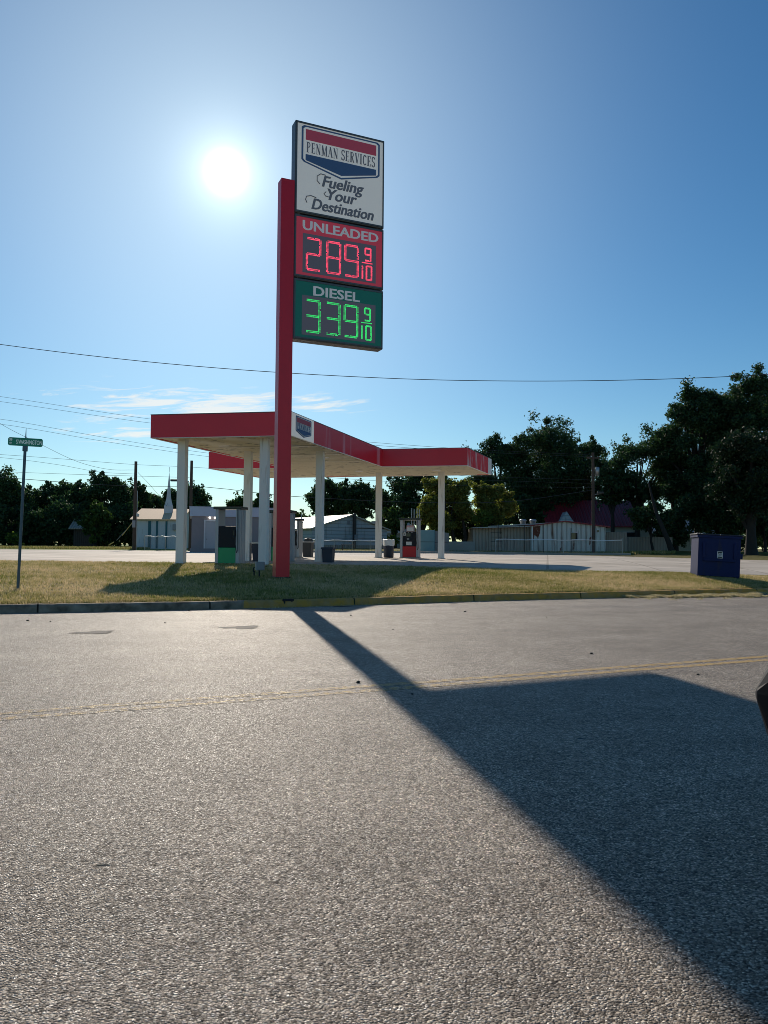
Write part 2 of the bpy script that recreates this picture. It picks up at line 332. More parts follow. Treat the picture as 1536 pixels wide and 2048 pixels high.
def concrete_mat():
    m, nt, b = new_mat('lot_concrete'); N = nt.nodes; L = nt.links
    tcn = N.new('ShaderNodeTexCoord'); co = tcn.outputs['Object']
    n1 = N.new('ShaderNodeTexNoise'); n1.inputs['Scale'].default_value = .35; n1.inputs['Detail'].default_value = 8; n1.inputs['Roughness'].default_value = .65; L.new(co, n1.inputs['Vector'])
    rp = N.new('ShaderNodeValToRGB'); e = rp.color_ramp.elements; e[0].position = .3; e[0].color = (.38, .32, .25, 1); e[1].position = .7; e[1].color = (.66, .58, .48, 1); L.new(n1.outputs['Fac'], rp.inputs[0])
    mp = N.new('ShaderNodeMapping'); mp.inputs['Rotation'].default_value = (0, 0, R(12)); mp.inputs['Scale'].default_value = (.25, .25, 1); L.new(co, mp.inputs[0])
    br = N.new('ShaderNodeTexBrick'); br.offset = 0; br.inputs['Scale'].default_value = 1; br.inputs['Mortar Size'].default_value = .012; br.inputs['Brick Width'].default_value = 1; br.inputs['Row Height'].default_value = 1
    br.inputs['Color1'].default_value = (1, 1, 1, 1); br.inputs['Color2'].default_value = (.86, .86, .87, 1); br.inputs['Mortar'].default_value = (.62, .6, .58, 1); L.new(mp.outputs[0], br.inputs['Vector'])
    mu = N.new('ShaderNodeMixRGB'); mu.blend_type = 'MULTIPLY'; mu.inputs[0].default_value = 1; L.new(rp.outputs[0], mu.inputs[1]); L.new(br.outputs[0], mu.inputs[2])
    # oil stains
    n2 = N.new('ShaderNodeTexNoise'); n2.inputs['Scale'].default_value = .9; n2.inputs['Detail'].default_value = 9; L.new(co, n2.inputs['Vector'])
    r2 = N.new('ShaderNodeValToRGB'); r2.color_ramp.elements[0].position = .56; r2.color_ramp.elements[1].position = .72; L.new(n2.outputs['Fac'], r2.inputs[0])
    sc = N.new('ShaderNodeMath'); sc.operation = 'MULTIPLY'; sc.inputs[1].default_value = .45; L.new(r2.outputs[0], sc.inputs[0])
    mx = N.new('ShaderNodeMixRGB'); L.new(sc.outputs[0], mx.inputs[0]); L.new(mu.outputs[0], mx.inputs[1]); mx.inputs[2].default_value = (.12, .105, .09, 1)
    L.new(mx.outputs[0], b.inputs['Base Color']); b.inputs['Roughness'].default_value = .8; b.inputs['Specular IOR Level'].default_value = .25
    n3 = N.new('ShaderNodeTexNoise'); n3.inputs['Scale'].default_value = 30; n3.inputs['Detail'].default_value = 6; L.new(co, n3.inputs['Vector'])
    bp = N.new('ShaderNodeBump'); bp.inputs['Strength'].default_value = .5; bp.inputs['Distance'].default_value = .006; L.new(n3.outputs['Fac'], bp.inputs['Height']); L.new(bp.outputs[0], b.inputs['Normal'])
    return m
M['lot'] = concrete_mat()
def turf_mat(name, c1, c2, c3, scale=.5):
    m, nt, b = new_mat(name); N = nt.nodes; L = nt.links
    tcn = N.new('ShaderNodeTexCoord'); co = tcn.outputs['Object']
    n1 = N.new('ShaderNodeTexNoise'); n1.inputs['Scale'].default_value = scale; n1.inputs['Detail'].default_value = 9; n1.inputs['Roughness'].default_value = .7; L.new(co, n1.inputs['Vector'])
    rp = N.new('ShaderNodeValToRGB'); e = rp.color_ramp.elements; e[0].position = .34; e[0].color = (*c1, 1); e[1].position = .68; e[1].color = (*c3, 1); q = e.new(.5); q.color = (*c2, 1); L.new(n1.outputs['Fac'], rp.inputs[0])
    L.new(rp.outputs[0], b.inputs['Base Color']); b.inputs['Roughness'].default_value = .9; b.inputs['Specular IOR Level'].default_value = .1
    n3 = N.new('ShaderNodeTexNoise'); n3.inputs['Scale'].default_value = 25; n3.inputs['Detail'].default_value = 6; L.new(co, n3.inputs['Vector'])
    bp = N.new('ShaderNodeBump'); bp.inputs['Strength'].default_value = 1; bp.inputs['Distance'].default_value = .04; L.new(n3.outputs['Fac'], bp.inputs['Height']); L.new(bp.outputs[0], b.inputs['Normal'])
    return m
M['soil'] = turf_mat('turf_soil', (.13, .13, .045), (.25, .21, .085), (.38, .30, .155), .8)
M['field'] = turf_mat('field_turf', (.10, .15, .03), (.16, .22, .04), (.24, .26, .08), .25)
_nt = M['field'].node_tree; _N = _nt.nodes; _b = _N['Principled BSDF']; _src = _b.inputs['Base Color'].links[0].from_socket
_tc = _N.new('ShaderNodeTexCoord'); _sx = _N.new('ShaderNodeSeparateXYZ'); _nt.links.new(_tc.outputs['Object'], _sx.inputs[0])
_mr = _N.new('ShaderNodeMapRange'); _mr.inputs[1].default_value = -12; _mr.inputs[2].default_value = 2; _nt.links.new(_sx.outputs[0], _mr.inputs[0])
_mx = _N.new('ShaderNodeMixRGB'); _mx.blend_type = 'MULTIPLY'; _mx.inputs[2].default_value = (.80, .52, .65, 1); _nt.links.new(_mr.outputs[0], _mx.inputs[0]); _nt.links.new(_src, _mx.inputs[1]); _nt.links.new(_mx.outputs[0], _b.inputs['Base Color'])

def raw(name, vs, fs, m, smooth=False, kind='structure', parent=None):
    me = bpy.data.meshes.new(name); me.from_pydata([tuple(v) for v in vs], [], [tuple(f) for f in fs])
    if smooth: me.polygons.foreach_set('use_smooth', [True]*len(me.polygons))
    me.materials.append(m); me.update()
    o = bpy.data.objects.new(name, me); col.objects.link(o)
    if kind: o['kind'] = kind
    if parent: o.parent = parent
    return o
# road: from the kerb towards and behind the camera
rv = [tuple((*K[i, :2], 0)) for i in range(NS)] + [(K[i, 0]+18-(K[i, 0]*.0), K[i, 1]-70, 0) for i in range(NS)]
raw('road', rv, [(i, NS+i, NS+i+1, i+1) for i in range(NS-1)], M['asphalt'])
raw('ground', [(-3500, -3500, -.25), (3500, -3500, -.25), (3500, 3500, -.25), (-3500, 3500, -.25)], [(0, 1, 2, 3)], M['field'])
raw('verge', verge_v, verge_f, M['soil'], True)
raw('parking_lot', lot_v, lot_f, M['lot'], True)
raw('field', [(v[0], v[1], v[2]-.004) for v in far_v], far_f, M['field'], True)
fe = [(FB[i, 0], FB[i, 1], .946) for i in range(NS)] + [(FB[i, 0]*14, 3200, .946) for i in range(NS)]
raw('far_field', fe, [(i, i+1, NS+i+1, NS+i) for i in range(NS-1)], M['field'])
# centre line: two worn yellow stripes
la = Vector((-2.757, 5.61, 0)); lb = Vector((4.417, 8.895, 0)); ld = (lb-la).normalized(); ln = Vector((-ld.y, ld.x, 0))
for o in (-.15, .05):
    vs = []; n = 60
    for i in range(n+1):
        p = la+ld*(-40+i*2.0)+ln*o
        vs += [(p.x, p.y, .002), (p.x+ln.x*.11, p.y+ln.y*.11, .002)]
    ob = raw('road_marking', vs, [(2*i, 2*i+2, 2*i+3, 2*i+1) for i in range(n)], M['asphalt_paint'])
# kerb
def kerb_mat():
    m, nt, b = new_mat('kerb_concrete'); N = nt.nodes; L = nt.links
    tcn = N.new('ShaderNodeTexCoord'); co = tcn.outputs['Object']
    n1 = N.new('ShaderNodeTexNoise'); n1.inputs['Scale'].default_value = 5; n1.inputs['Detail'].default_value = 8; L.new(co, n1.inputs['Vector'])
    rp = N.new('ShaderNodeValToRGB'); e = rp.color_ramp.elements; e[0].position = .35; e[0].color = (.15, .115, .08, 1); e[1].position = .7; e[1].color = (.38, .31, .24, 1); L.new(n1.outputs['Fac'], rp.inputs[0])
    sx = N.new('ShaderNodeSeparateXYZ'); L.new(co, sx.inputs[0])
    g = N.new('ShaderNodeMath'); g.operation = 'GREATER_THAN'; g.inputs[1].default_value = -2.75; L.new(sx.outputs[0], g.inputs[0])
    n2 = N.new('ShaderNodeTexNoise'); n2.inputs['Scale'].default_value = 3.5; n2.inputs['Detail'].default_value = 10; n2.inputs['Roughness'].default_value = .7; L.new(co, n2.inputs['Vector'])
    w = N.new('ShaderNodeMapRange'); w.inputs[1].default_value = .42; w.inputs[2].default_value = .56; w.inputs[3].default_value = .95; w.inputs[4].default_value = .55; L.new(n2.outputs['Fac'], w.inputs[0])
    mm = N.new('ShaderNodeMath'); mm.operation = 'MULTIPLY'; L.new(g.outputs[0], mm.inputs[0]); L.new(w.outputs[0], mm.inputs[1])
    mx = N.new('ShaderNodeMixRGB'); L.new(mm.outputs[0], mx.inputs[0]); L.new(rp.outputs[0], mx.inputs[1]); mx.inputs[2].default_value = (.58, .31, .065, 1)
    jd = N.new('ShaderNodeVectorMath'); jd.operation = 'DOT_PRODUCT'; jd.inputs[1].default_value = (.30, .134, 0); L.new(co, jd.inputs[0])
    jp = N.new('ShaderNodeMath'); jp.operation = 'PINGPONG'; jp.inputs[1].default_value = .5; L.new(jd.outputs['Value'], jp.inputs[0])
    jl = N.new('ShaderNodeMath'); jl.operation = 'LESS_THAN'; jl.inputs[1].default_value = .005; L.new(jp.outputs[0], jl.inputs[0])
    jm = N.new('ShaderNodeMixRGB'); jm.inputs[2].default_value = (.03, .026, .02, 1); L.new(jl.outputs[0], jm.inputs[0]); L.new(mx.outputs[0], jm.inputs[1]); mx = jm
    L.new(mx.outputs[0], b.inputs['Base Color']); b.inputs['Roughness'].default_value = .9; b.inputs['Specular IOR Level'].default_value = .1
    bp = N.new('ShaderNodeBump'); bp.inputs['Strength'].default_value = .7; bp.inputs['Distance'].default_value = .02; L.new(n1.outputs['Fac'], bp.inputs['Height']); L.new(bp.outputs[0], b.inputs['Normal'])
    return m
M['kerb'] = kerb_mat()
kk = resample([p for p in KP if abs(p[0]) < 61], 420)
dn = np.diff(kk[:, :2], axis=0); dn = np.vstack([dn, dn[-1]]); dn /= np.linalg.norm(dn, axis=1)[:, None]; dn = np.stack([-dn[:, 1], dn[:, 0]], 1)
prof = [(-.012, -.02), (.0, .11), (.03, .145), (.15, .15), (.17, .145), (.17, -.02)]
kv = []
for i in range(len(kk)):
    jz = rng.normal(0, .002)
    for (o, z) in prof: kv.append((kk[i, 0]+dn[i, 0]*o, kk[i, 1]+dn[i, 1]*o, z+(jz if z > 0 else 0)))
npf = len(prof)
raw('kerb', kv, [(i*npf+k, (i+1)*npf+k, (i+1)*npf+k+1, i*npf+k+1) for i in range(len(kk)-1) for k in range(npf-1)], M['kerb'])

# ------------------------------------------------------------------ materials for things
M['white_paint'] = mat('white_paint', (.84, .82, .77), .45, var=.04, dirt=(.52, .48, .42), dirt_amt=.08, streak=True)
M['soffit'] = ribbed('soffit_deck', (.86, .80, .62), pitch=.30, axis=1, depth=.03, rough=.42, dirt=(.50, .46, .36), dirt_amt=.15)
M['red_paint'] = mat('red_paint', (.78, .010, .028), .35, var=.06, scale=1.5)
M['red_fascia'] = mat('red_fascia', (.80, .014, .036), .28, var=.10, scale=.7)
M['red_pink_streaked'] = mat('red_pink_streaked_fascia', (.80, .022, .042), .30, var=.14, scale=.6, dirt=(.85, .30, .34), dirt_amt=.22, streak=True)  # random pink streaks over the red
M['red_peeling'] = mat('red_peeling_fascia', (.78, .016, .038), .35, var=.1, scale=1.6, dirt=(.72, .62, .62), dirt_amt=.30, streak=True)
M['roof_metal'] = mat('canopy_roof', (.5, .5, .48), .5)
M['trim'] = mat('dark_trim', (.13, .125, .12), .4, .3)
M['dark_metal'] = mat('dark_bronze_metal', (.045, .043, .042), .45, .4, var=.2)
M['black'] = mat('black_plastic', (.010, .012, .018), .5, var=.25, spec=.3)
M['blackgloss'] = mat('black_gloss', (.006, .007, .010), .18, var=.2)
M['silver'] = mat('brushed_aluminium', (.46, .47, .48), .5, .35, var=.12, scale=8, streak=True)
M['grey_box'] = mat('grey_enclosure', (.28, .29, .30), .5, .1)
M['green_panel'] = mat('green_pump_panel', (.012, .36, .13), .4, var=.1)
M['red_panel'] = mat('red_pump_panel', (.55, .012, .018), .4, var=.1)
M['sticker'] = mat('white_sticker', (.72, .72, .70), .5, var=.05)
M['sticker_pink'] = mat('faded_poster', (.62, .34, .34), .5, var=.35, scale=9)
M['glass'] = mat('dark_glass', (.02, .025, .03), .08, var=.1)
M['navy_plastic'] = mat('navy_bin_plastic', (.018, .030, .055), .5, var=.2)
M['grey_plastic'] = mat('charcoal_bin_plastic', (.05, .055, .06), .5, var=.2)
M['bag'] = mat('white_bin_bag', (.75, .76, .76), .35, var=.1, bump=.6, bscale=14)
M['concrete'] = mat('island_concrete', (.36, .33, .28), .8, var=.15, bump=.3)
M['wood_pole'] = mat('creosote_pole', (.085, .058, .042), .85, var=.35, scale=5, streak=True, bump=.5)
M['wire'] = mat('wire', (.06, .06, .06), .8)
M['rail'] = mat('pale_fence_rail', (.75, .76, .76), .4, .3, var=.1)
M['galv'] = mat('galvanised_steel', (.40, .41, .41), .42, .7, var=.12)
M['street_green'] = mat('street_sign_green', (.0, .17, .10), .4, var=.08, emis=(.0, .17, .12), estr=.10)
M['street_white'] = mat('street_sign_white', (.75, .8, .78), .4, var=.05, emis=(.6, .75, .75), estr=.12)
M['post_blue'] = mat('blue_grey_post', (.09, .13, .16), .5, .4, var=.2)
M['sign_white'] = mat('sign_face_white', (.78, .77, .72), .35, var=.03, scale=.8, emis=(.80, .76, .70), estr=.17)  # emission on the sign faces stands in for glare and transmitted sunlight
M['sign_red'] = mat('sign_face_red', (.42, .03, .05), .35, var=.05, emis=(.50, .05, .08), estr=.26)  # emission imitates flare washing over the red face
M['sign_green'] = mat('sign_face_green', (.004, .12, .08), .35, var=.05, emis=(.01, .13, .10), estr=.16)
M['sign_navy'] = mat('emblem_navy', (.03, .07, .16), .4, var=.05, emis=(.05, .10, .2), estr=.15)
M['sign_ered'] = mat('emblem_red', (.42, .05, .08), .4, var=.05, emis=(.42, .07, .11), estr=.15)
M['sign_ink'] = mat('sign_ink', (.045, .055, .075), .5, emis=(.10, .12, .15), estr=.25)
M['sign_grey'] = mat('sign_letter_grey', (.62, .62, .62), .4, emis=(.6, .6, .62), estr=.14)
M['led_screen'] = mat('led_screen', (.03, .035, .045), .35, emis=(.10, .10, .13), estr=.3)
M['led_red'] = mat('led_red', (.6, .02, .05), .4, emis=(1.0, .07, .14), estr=1.2)
M['led_green'] = mat('led_green', (.02, .6, .12), .4, emis=(.04, .80, .16), estr=.85)
M['mulch'] = mat('debris', (.02, .018, .015), .9)
M['dumpster'] = mat('dumpster_blue', (.005, .014, .085), .55, var=.25, scale=2.5, dirt=(.02, .022, .06), dirt_amt=.08, streak=True, bump=.12, bscale=5, spec=.25)
M['lid'] = mat('dumpster_lid', (.010, .012, .03), .45, var=.2)
M['wall_grey'] = mat('grey_purple_siding', (.27, .24, .245), .75, var=.08)
M['wall_white'] = ribbed('white_lap_siding', (.50, .53, .54), pitch=.42, axis=2, depth=.02, rough=.6, dirt=(.22, .22, .20), dirt_amt=.05)
M['wall_church'] = mat('church_wall', (.58, .62, .64), .7, var=.06, dirt=(.35, .36, .34), dirt_amt=.06, streak=True)
M['teal'] = mat('teal_pilaster', (.02, .12, .15), .6)
M['shingle_tan'] = mat('sunlit_tan_shingles', (.80, .52, .30), .8, var=.15, scale=6)
M['shingle_pale'] = mat('pale_roof', (.62, .54, .44), .55, var=.08, scale=5)
M['roof_blue'] = mat('pale_metal_fascia', (.40, .47, .58), .35, .3, var=.06)
M['door_grey'] = mat('door_grey', (.48, .46, .47), .5, var=.05)
M['door_trim'] = mat('door_trim', (.68, .66, .65), .5)
M['shed_white'] = ribbed('corrugated_white', (.64, .62, .57), pitch=.45, axis=0, depth=.05, rough=.5, metal=.1, dirt=(.20, .11, .07), dirt_amt=.10)
M['shed_tan'] = ribbed('corrugated_tan', (.40, .34, .27), pitch=.3, axis=0, depth=.04, rough=.6, dirt=(.14, .10, .07), dirt_amt=.12)
M['rust'] = mat('rust', (.16, .045, .022), .85, var=.4, scale=5, dirt=(.40, .36, .32), dirt_amt=.1)
M['shed_roof'] = mat('shed_roof_metal', (.42, .42, .40), .45, .3, var=.12, dirt=(.22, .14, .10), dirt_amt=.15)
M['maroon_roof'] = ribbed('maroon_metal_roof', (.30, .022, .028), pitch=.4, axis=0, depth=.03, rough=.45)
M['fence_wood'] = ribbed('tan_board_fence', (.36, .29, .23), pitch=.15, axis=0, depth=.02, rough=.85, var=.2, scale=3)
M['block_wall'] = mat('pale_block_wall', (.36, .34, .30), .85, var=.15, scale=4)
M['teal_box'] = mat('teal_container', (.16, .30, .31), .6, var=.1)
M['grey_con'] = mat('grey_container', (.22, .225, .21), .6, var=.15)
M['barn'] = ribbed('weathered_barn', (.07, .055, .045), pitch=.25, axis=0, depth=.03, rough=.9)
M['yellow_guard'] = mat('yellow_guard', (.55, .42, .12), .5)
M['car_paint'] = mat('black_car_paint', (.002, .003, .008), .5, var=.05, spec=.12)
M['rubber'] = mat('tyre_rubber', (.015, .015, .015), .8)
M['lamp_glint_glow'] = mat('lamp_glint', (.9, .9, .85), .3, emis=(1, .95, .85), estr=3.0)  # white glints on the door lamps, made with emission
M['cream'] = mat('cream_siding', (.46, .45, .36), .7, var=.06)

def text(name, s, m, parent, size, loc, rot=(R(90), 0, 0), sx=1.0, shear=0.0, bold=0.0, ext=.002, align='CENTER', spacing=1.0, double=0):
    cu = bpy.data.curves.new(name, 'FONT'); cu.body = s; cu.size = size; cu.shear = shear; cu.offset = bold; cu.extrude = ext
    cu.align_x = align; cu.align_y = 'BOTTOM_BASELINE'; cu.space_character = spacing; cu.resolution_u = 3
    t = bpy.data.objects.new('tmp_text', cu); col.objects.link(t)
    bpy.context.view_layer.update()
    me = bpy.data.meshes.new_from_object(t, preserve_all_data_layers=False, depsgraph=bpy.context.evaluated_depsgraph_get())
    bpy.data.objects.remove(t); bpy.data.curves.remove(cu)
    for v in me.vertices: v.co.x *= sx
    if double:
        n0 = len(me.vertices); vs0 = [v.co[:] for v in me.vertices]; fs0 = [tuple(p.vertices) for p in me.polygons]; m2 = bpy.data.meshes.new(name)
        vv = list(vs0); ff = list(fs0)
        for q in (1, 2): vv += [(x+double*q, y+double*.3*(q-1), z+.0008*q) for x, y, z in vs0]; ff += [tuple(i+n0*q for i in f) for f in fs0]
        m2.from_pydata(vv, [], ff); bpy.data.meshes.remove(me); me = m2
    me.name = name; me.materials.clear(); me.materials.append(m)
    o = bpy.data.objects.new(name, me); col.objects.link(o); o.parent = parent; o.location = loc; o.rotation_euler = rot
    return o

# condensed slab-serif capitals drawn with strokes (x to the right, z up, 1 high, about .5 wide)
def arc(cx, cz, rx, rz, a0, a1, n=9): return [(cx+rx*math.cos(R(a0+(a1-a0)*i/n)), cz+rz*math.sin(R(a0+(a1-a0)*i/n))) for i in range(n+1)]
TK, TN = .135, .055
GL = {
 'P': (.50, [([(.13, 0), (.13, 1)], TK), ([(.13, .97)]+arc(.24, .74, .17, .23, 90, -90)+[(.13, .51)], .09), ([(.0, .02), (.27, .02)], TN), ([(.0, .98), (.2, .98)], TN)]),
 'E': (.50, [([(.13, 0), (.13, 1)], TK), ([(0, .975), (.44, .975)], TN), ([(.42, 1), (.42, .78)], TN), ([(.13, .5), (.33, .5)], TN), ([(.33, .6), (.33, .4)], TN), ([(0, .025), (.46, .025)], TN), ([(.44, 0), (.44, .24)], TN)]),
 'N': (.58, [([(.10, 0), (.10, 1)], TN), ([(.08, .98), (.46, .03)], TK), ([(.47, 0), (.47, 1)], TN), ([(0, .02), (.2, .02)], TN), ([(.37, .98), (.57, .98)], TN)]),
 'M': (.74, [([(.10, 0), (.10, 1)], TN), ([(.12, .97), (.34, .04)], TK), ([(.34, .04), (.57, .97)], TN), ([(.61, 0), (.61, 1)], TK), ([(0, .02), (.2, .02)], TN), ([(.5, .02), (.74, .02)], TN)]),
 'A': (.58, [([(.07, 0), (.27, .98)], TN), ([(.28, 1), (.48, 0)], TK), ([(.14, .33), (.4, .33)], TN), ([(0, .02), (.17, .02)], TN), ([(.37, .02), (.58, .02)], TN)]),
 'S': (.46, [(arc(.23, .74, .16, .235, 20, 270)[:-1]+[(.24, .5)]+arc(.23, .255, .165, .235, 80, -160), .105), ([(.40, .98), (.40, .76)], TN), ([(.045, .02), (.045, .25)], TN)]),
 'R': (.54, [([(.13, 0), (.13, 1)], TK), ([(.13, .97)]+arc(.24, .75, .17, .22, 90, -90)+[(.13, .53)], .09), ([(.26, .52), (.44, .02)], .12), ([(0, .02), (.25, .02)], TN), ([(.38, .02), (.54, .02)], TN), ([(0, .98), (.2, .98)], TN)]),
 'V': (.56, [([(.10, 1), (.29, .02)], TK), ([(.30, 0), (.48, 1)], TN), ([(0, .98), (.21, .98)], TN), ([(.39, .98), (.57, .98)], TN)]),
 'I': (.30, [([(.14, 0), (.14, 1)], TK), ([(0, .02), (.28, .02)], TN), ([(0, .98), (.28, .98)], TN)]),
 'C': (.50, [(arc(.26, .5, .18, .475, 45, 315, 14), .11), ([(.43, .98), (.43, .74)], TN), ([(.43, .02), (.43, .2)], TN)]),
 "'": (.16, [([(.07, 1), (.07, .78)], .08)]),
 ' ': (.26, []),
}
def slab(name, s, m, parent, x0, z0, width, height, y, step=.0006):
    tot = sum(GL[c][0]+.07 for c in s); k = width/tot
    vs = []; fs = []; x = x0; cnt = 0
    for c in s:
        w, strokes = GL[c]
        for pts, th in strokes:
            P = [Vector((x+px*k, z0+pz*height)) for px, pz in pts]; h = th*k/2*1.15
            b = len(vs); yy = y-.002-step*(cnt % 9); cnt += 1
            for i, p in enumerate(P):
                t = (P[min(i+1, len(P)-1)]-P[max(i-1, 0)]).normalized(); n = Vector((-t.y, t.x))
                vs += [(p.x+n.x*h, yy, p.y+n.y*h), (p.x-n.x*h, yy, p.y-n.y*h)]
            fs += [(b+2*i, b+2*i+1, b+2*i+3, b+2*i+2) for i in range(len(P)-1)]
        x += (w+.07)*k
    return raw(name, vs, fs, m, kind=None, parent=parent)
def emblem(parent, cx, cz, w, h, y, words, mirror=1):
    """shield: navy outline, white ground, red band on top, lettering, navy chevron below. local plane x,z at y"""
    def poly(name, pts, yy, m, par): return MB().prism([(cx+p[0]*w, cz+p[1]*h) for p in pts], 'y', yy, yy+.004).build(name, m, par)
    out = [(-.5, .46), (-.47, .5), (.47, .5), (.5, .46), (.5, -.24), (.47, -.29), (0, -.5), (-.47, -.29), (-.5, -.24)]
    e = poly('emblem', out, y-.006, M['sign_navy'], parent)
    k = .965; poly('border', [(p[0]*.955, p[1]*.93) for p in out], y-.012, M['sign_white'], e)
    poly('band', [(-.45, .19), (.45, .19), (.45, .42), (-.45, .42)], y-.018, M['sign_ered'], e)
    poly('chevron', [(-.45, -.12), (.45, -.12), (.45, -.25), (0, -.425), (-.45, -.25)], y-.018, M['sign_navy'], e)
    slab('lettering', words, M['sign_ink'], e, cx-.44*w, cz-.075*h, .885*w, .225*h, y-.014)
    return e

# ------------------------------------------------------------------ price sign
A24 = R(24.1)
sgn = empty('price_sign', (-2.44, 20.055, 0), A24, 'tall red pole sign with a white board above red and green fuel price panels', 'sign')
# local x runs along the sign face, local y away from the street
zf = G(-2.6, 20)
p = MB(); p.bbox(-.375, -.03, zf-.3, -.008, .30, 10.93, .012).build('pole', M['red_paint'], sgn)
MB().bbox(-.40, -.055, zf-.05, .017, .325, zf+.05, .01).build('base_plate', M['dark_metal'], sgn)
def cabinet(z0, z1, facemat, x1=2.60):
    c = MB(); c.bbox(0, 0, z0, x1, .34, z1, .02)
    cab = c.build('cabinet', M['trim'], sgn)
    MB().box(.055, -.006, z0+.07, x1-.055, -.001, z1-.07).build('face', facemat, cab)
    fr = MB()
    for a in ((.02, -.018, z0+.02, .055, -.001, z1-.02), (x1-.055, -.018, z0+.02, x1-.02, -.001, z1-.02), (.055, -.018, z0+.03, x1-.055, -.001, z0+.07), (.055, -.018, z1-.07, x1-.055, -.001, z1-.03)): fr.box(*a)
    fr.build('frame', M['trim'], cab)
    return cab
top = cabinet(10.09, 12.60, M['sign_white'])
MB().box(.25, .08, 10.03, 2.35, .26, 10.12).build('spacer', M['dark_metal'], sgn)
MB().box(.25, .08, 8.30, 2.35, .26, 8.41).build('spacer', M['dark_metal'], sgn)
emblem(top, 1.31, 11.86, 2.28, 1.27, -.006, 'PENMAN SERVICES')
text('lettering', 'Fueling', M['sign_ink'], top, .43, (1.32, -.010, 10.93), sx=.98, shear=.26, bold=.006, ext=.0015, double=.009)
text('lettering', 'Your', M['sign_ink'], top, .43, (1.28, -.010, 10.60), sx=.98, shear=.26, bold=.006, ext=.0015, double=.009)
text('lettering', 'Destination', M['sign_ink'], top, .42, (1.35, -.010, 10.26), sx=.92, shear=.26, bold=.006, ext=.0015, double=.009)
for pts in ([(.70, 10.98), (.62, 11.05), (.62, 11.18), (.72, 11.26), (.86, 11.25)], [(.88, 10.80), (.82, 10.74), (.86, 10.68), (.95, 10.67)], [(.34, 10.40), (.30, 10.48), (.33, 10.57), (.45, 10.61), (.6, 10.58)]):
    MB().tube([(x, -.013, z) for x, z in pts], .013, 6).build('lettering_swash', M['sign_ink'], top)
red = cabinet(8.355, 10.06, M['sign_red']); grn = cabinet(6.69, 8.33, M['sign_green'])
text('lettering', 'UNLEADED', M['sign_grey'], red, .36, (1.32, -.010, 9.66), sx=1.20, bold=.005, ext=.0015, double=.007)
text('lettering', 'DIESEL', M['sign_grey'], grn, .36, (1.20, -.010, 7.92), sx=1.28, bold=.005, ext=.0015, double=.007)
SEG = {'a': ((0, 1), (1, 1)), 'b': ((1, 1), (1, .5)), 'c': ((1, .5), (1, 0)), 'd': ((0, 0), (1, 0)), 'e': ((0, .5), (0, 0)), 'f': ((0, 1), (0, .5)), 'g': ((0, .5), (1, .5))}
DG = {'2': 'abged', '8': 'abcdefg', '9': 'abcdfg', '3': 'abcdg', '1': 'bc', '0': 'abcdef'}
def digit(ch, x, z, w, h, m, parent, rows=2, pitch=.030, dot=.024, gap=.036):
    d = MB(); seen = set()
    for s in DG[ch]:
        (ax, az), (bx, bz) = SEG[s]; a = Vector((x+ax*w, z+az*h)); b = Vector((x+bx*w, z+bz*h)); t = (b-a).normalized(); n = Vector((-t.y, t.x))
        # mitred ends: the outline of each bar is drawn with dots
        inset = gap*.55; L_ = (b-a).length-2*inset; k = max(2, int(L_/pitch))
        for r in range(rows):
            off = (r-(rows-1)/2)*gap if rows > 1 else 0
            for i in range(k+1):
                q = a+t*(inset+L_*i/k)+n*off
                key = (round(q.x/.016), round(q.y/.016))
                if key in seen or rng.random() < .04: continue
                seen.add(key); s_ = dot*rng.uniform(.8, 1.1)/2
                d.add([(q.x-s_, -.016, q.y-s_), (q.x+s_, -.016, q.y-s_), (q.x+s_, -.016, q.y+s_), (q.x-s_, -.016, q.y+s_)], [(0, 1, 2, 3)])
    return d.build('digit', m, parent, fixn=False)
for cab, z, s, m in ((red, 8.60, '289', M['led_red']), (grn, 6.93, '339', M['led_green'])):
    MB().box(.24, -.012, z-.10, 2.36, -.007, z+.96).build('screen', M['led_screen'], cab)
    for i, ch in enumerate(s): digit(ch, (.36, .93, 1.45)[i], z, .37, .84, m, cab)
    digit('9', 2.04, z+.50, .16, .34, m, cab, gap=.024, pitch=.026, dot=.023); 
    digit('1', 1.83, z-.03, .13, .38, m, cab, gap=.024, pitch=.026, dot=.023); digit('0', 2.08, z-.03, .15, .38, m, cab, gap=.024, pitch=.026, dot=.023)
    b = MB()
    for i in range(10): b.box(1.94+i*.032, -.018, z+.42, 1.94+i*.032+.024, -.014, z+.445)
    b.build('fraction_bar', m, cab)

# electrical enclosure and pipe stand beside the pole
e = empty('electrical_box', (-3.22, 20.05, G(-3.2, 20)), A24, 'small grey electrical enclosure beside the foot of the red sign pole', 'utility box')
MB().bbox(-.10, -.06, .20, .12, .10, .42, .008).build('enclosure', M['grey_box'], e)
MB().tube([(0, .03, -.05), (0, .03, .21)], .02).build('conduit', M['black'], e)
MB().bbox(-.09, -.068, .22, .11, -.062, .40, .004).build('cover', M['grey_box'], e)
e = empty('pipe_stand', (-3.42, 20.4, G(-3.4, 20.4)), A24, 'thin black bent pipe standing in the shaded grass left of the sign pole', 'pipe')
MB().tube([(0, 0, -.05), (0, 0, .13), (.01, 0, .16)], .018).tube([(-.02, 0, .13), (-.02, 0, .23)], .014).build('riser', M['black'], e)
MB().tube([(-.02, 0, .24), (.34, .03, .26)], .010).build('crossbar', M['black'], e)

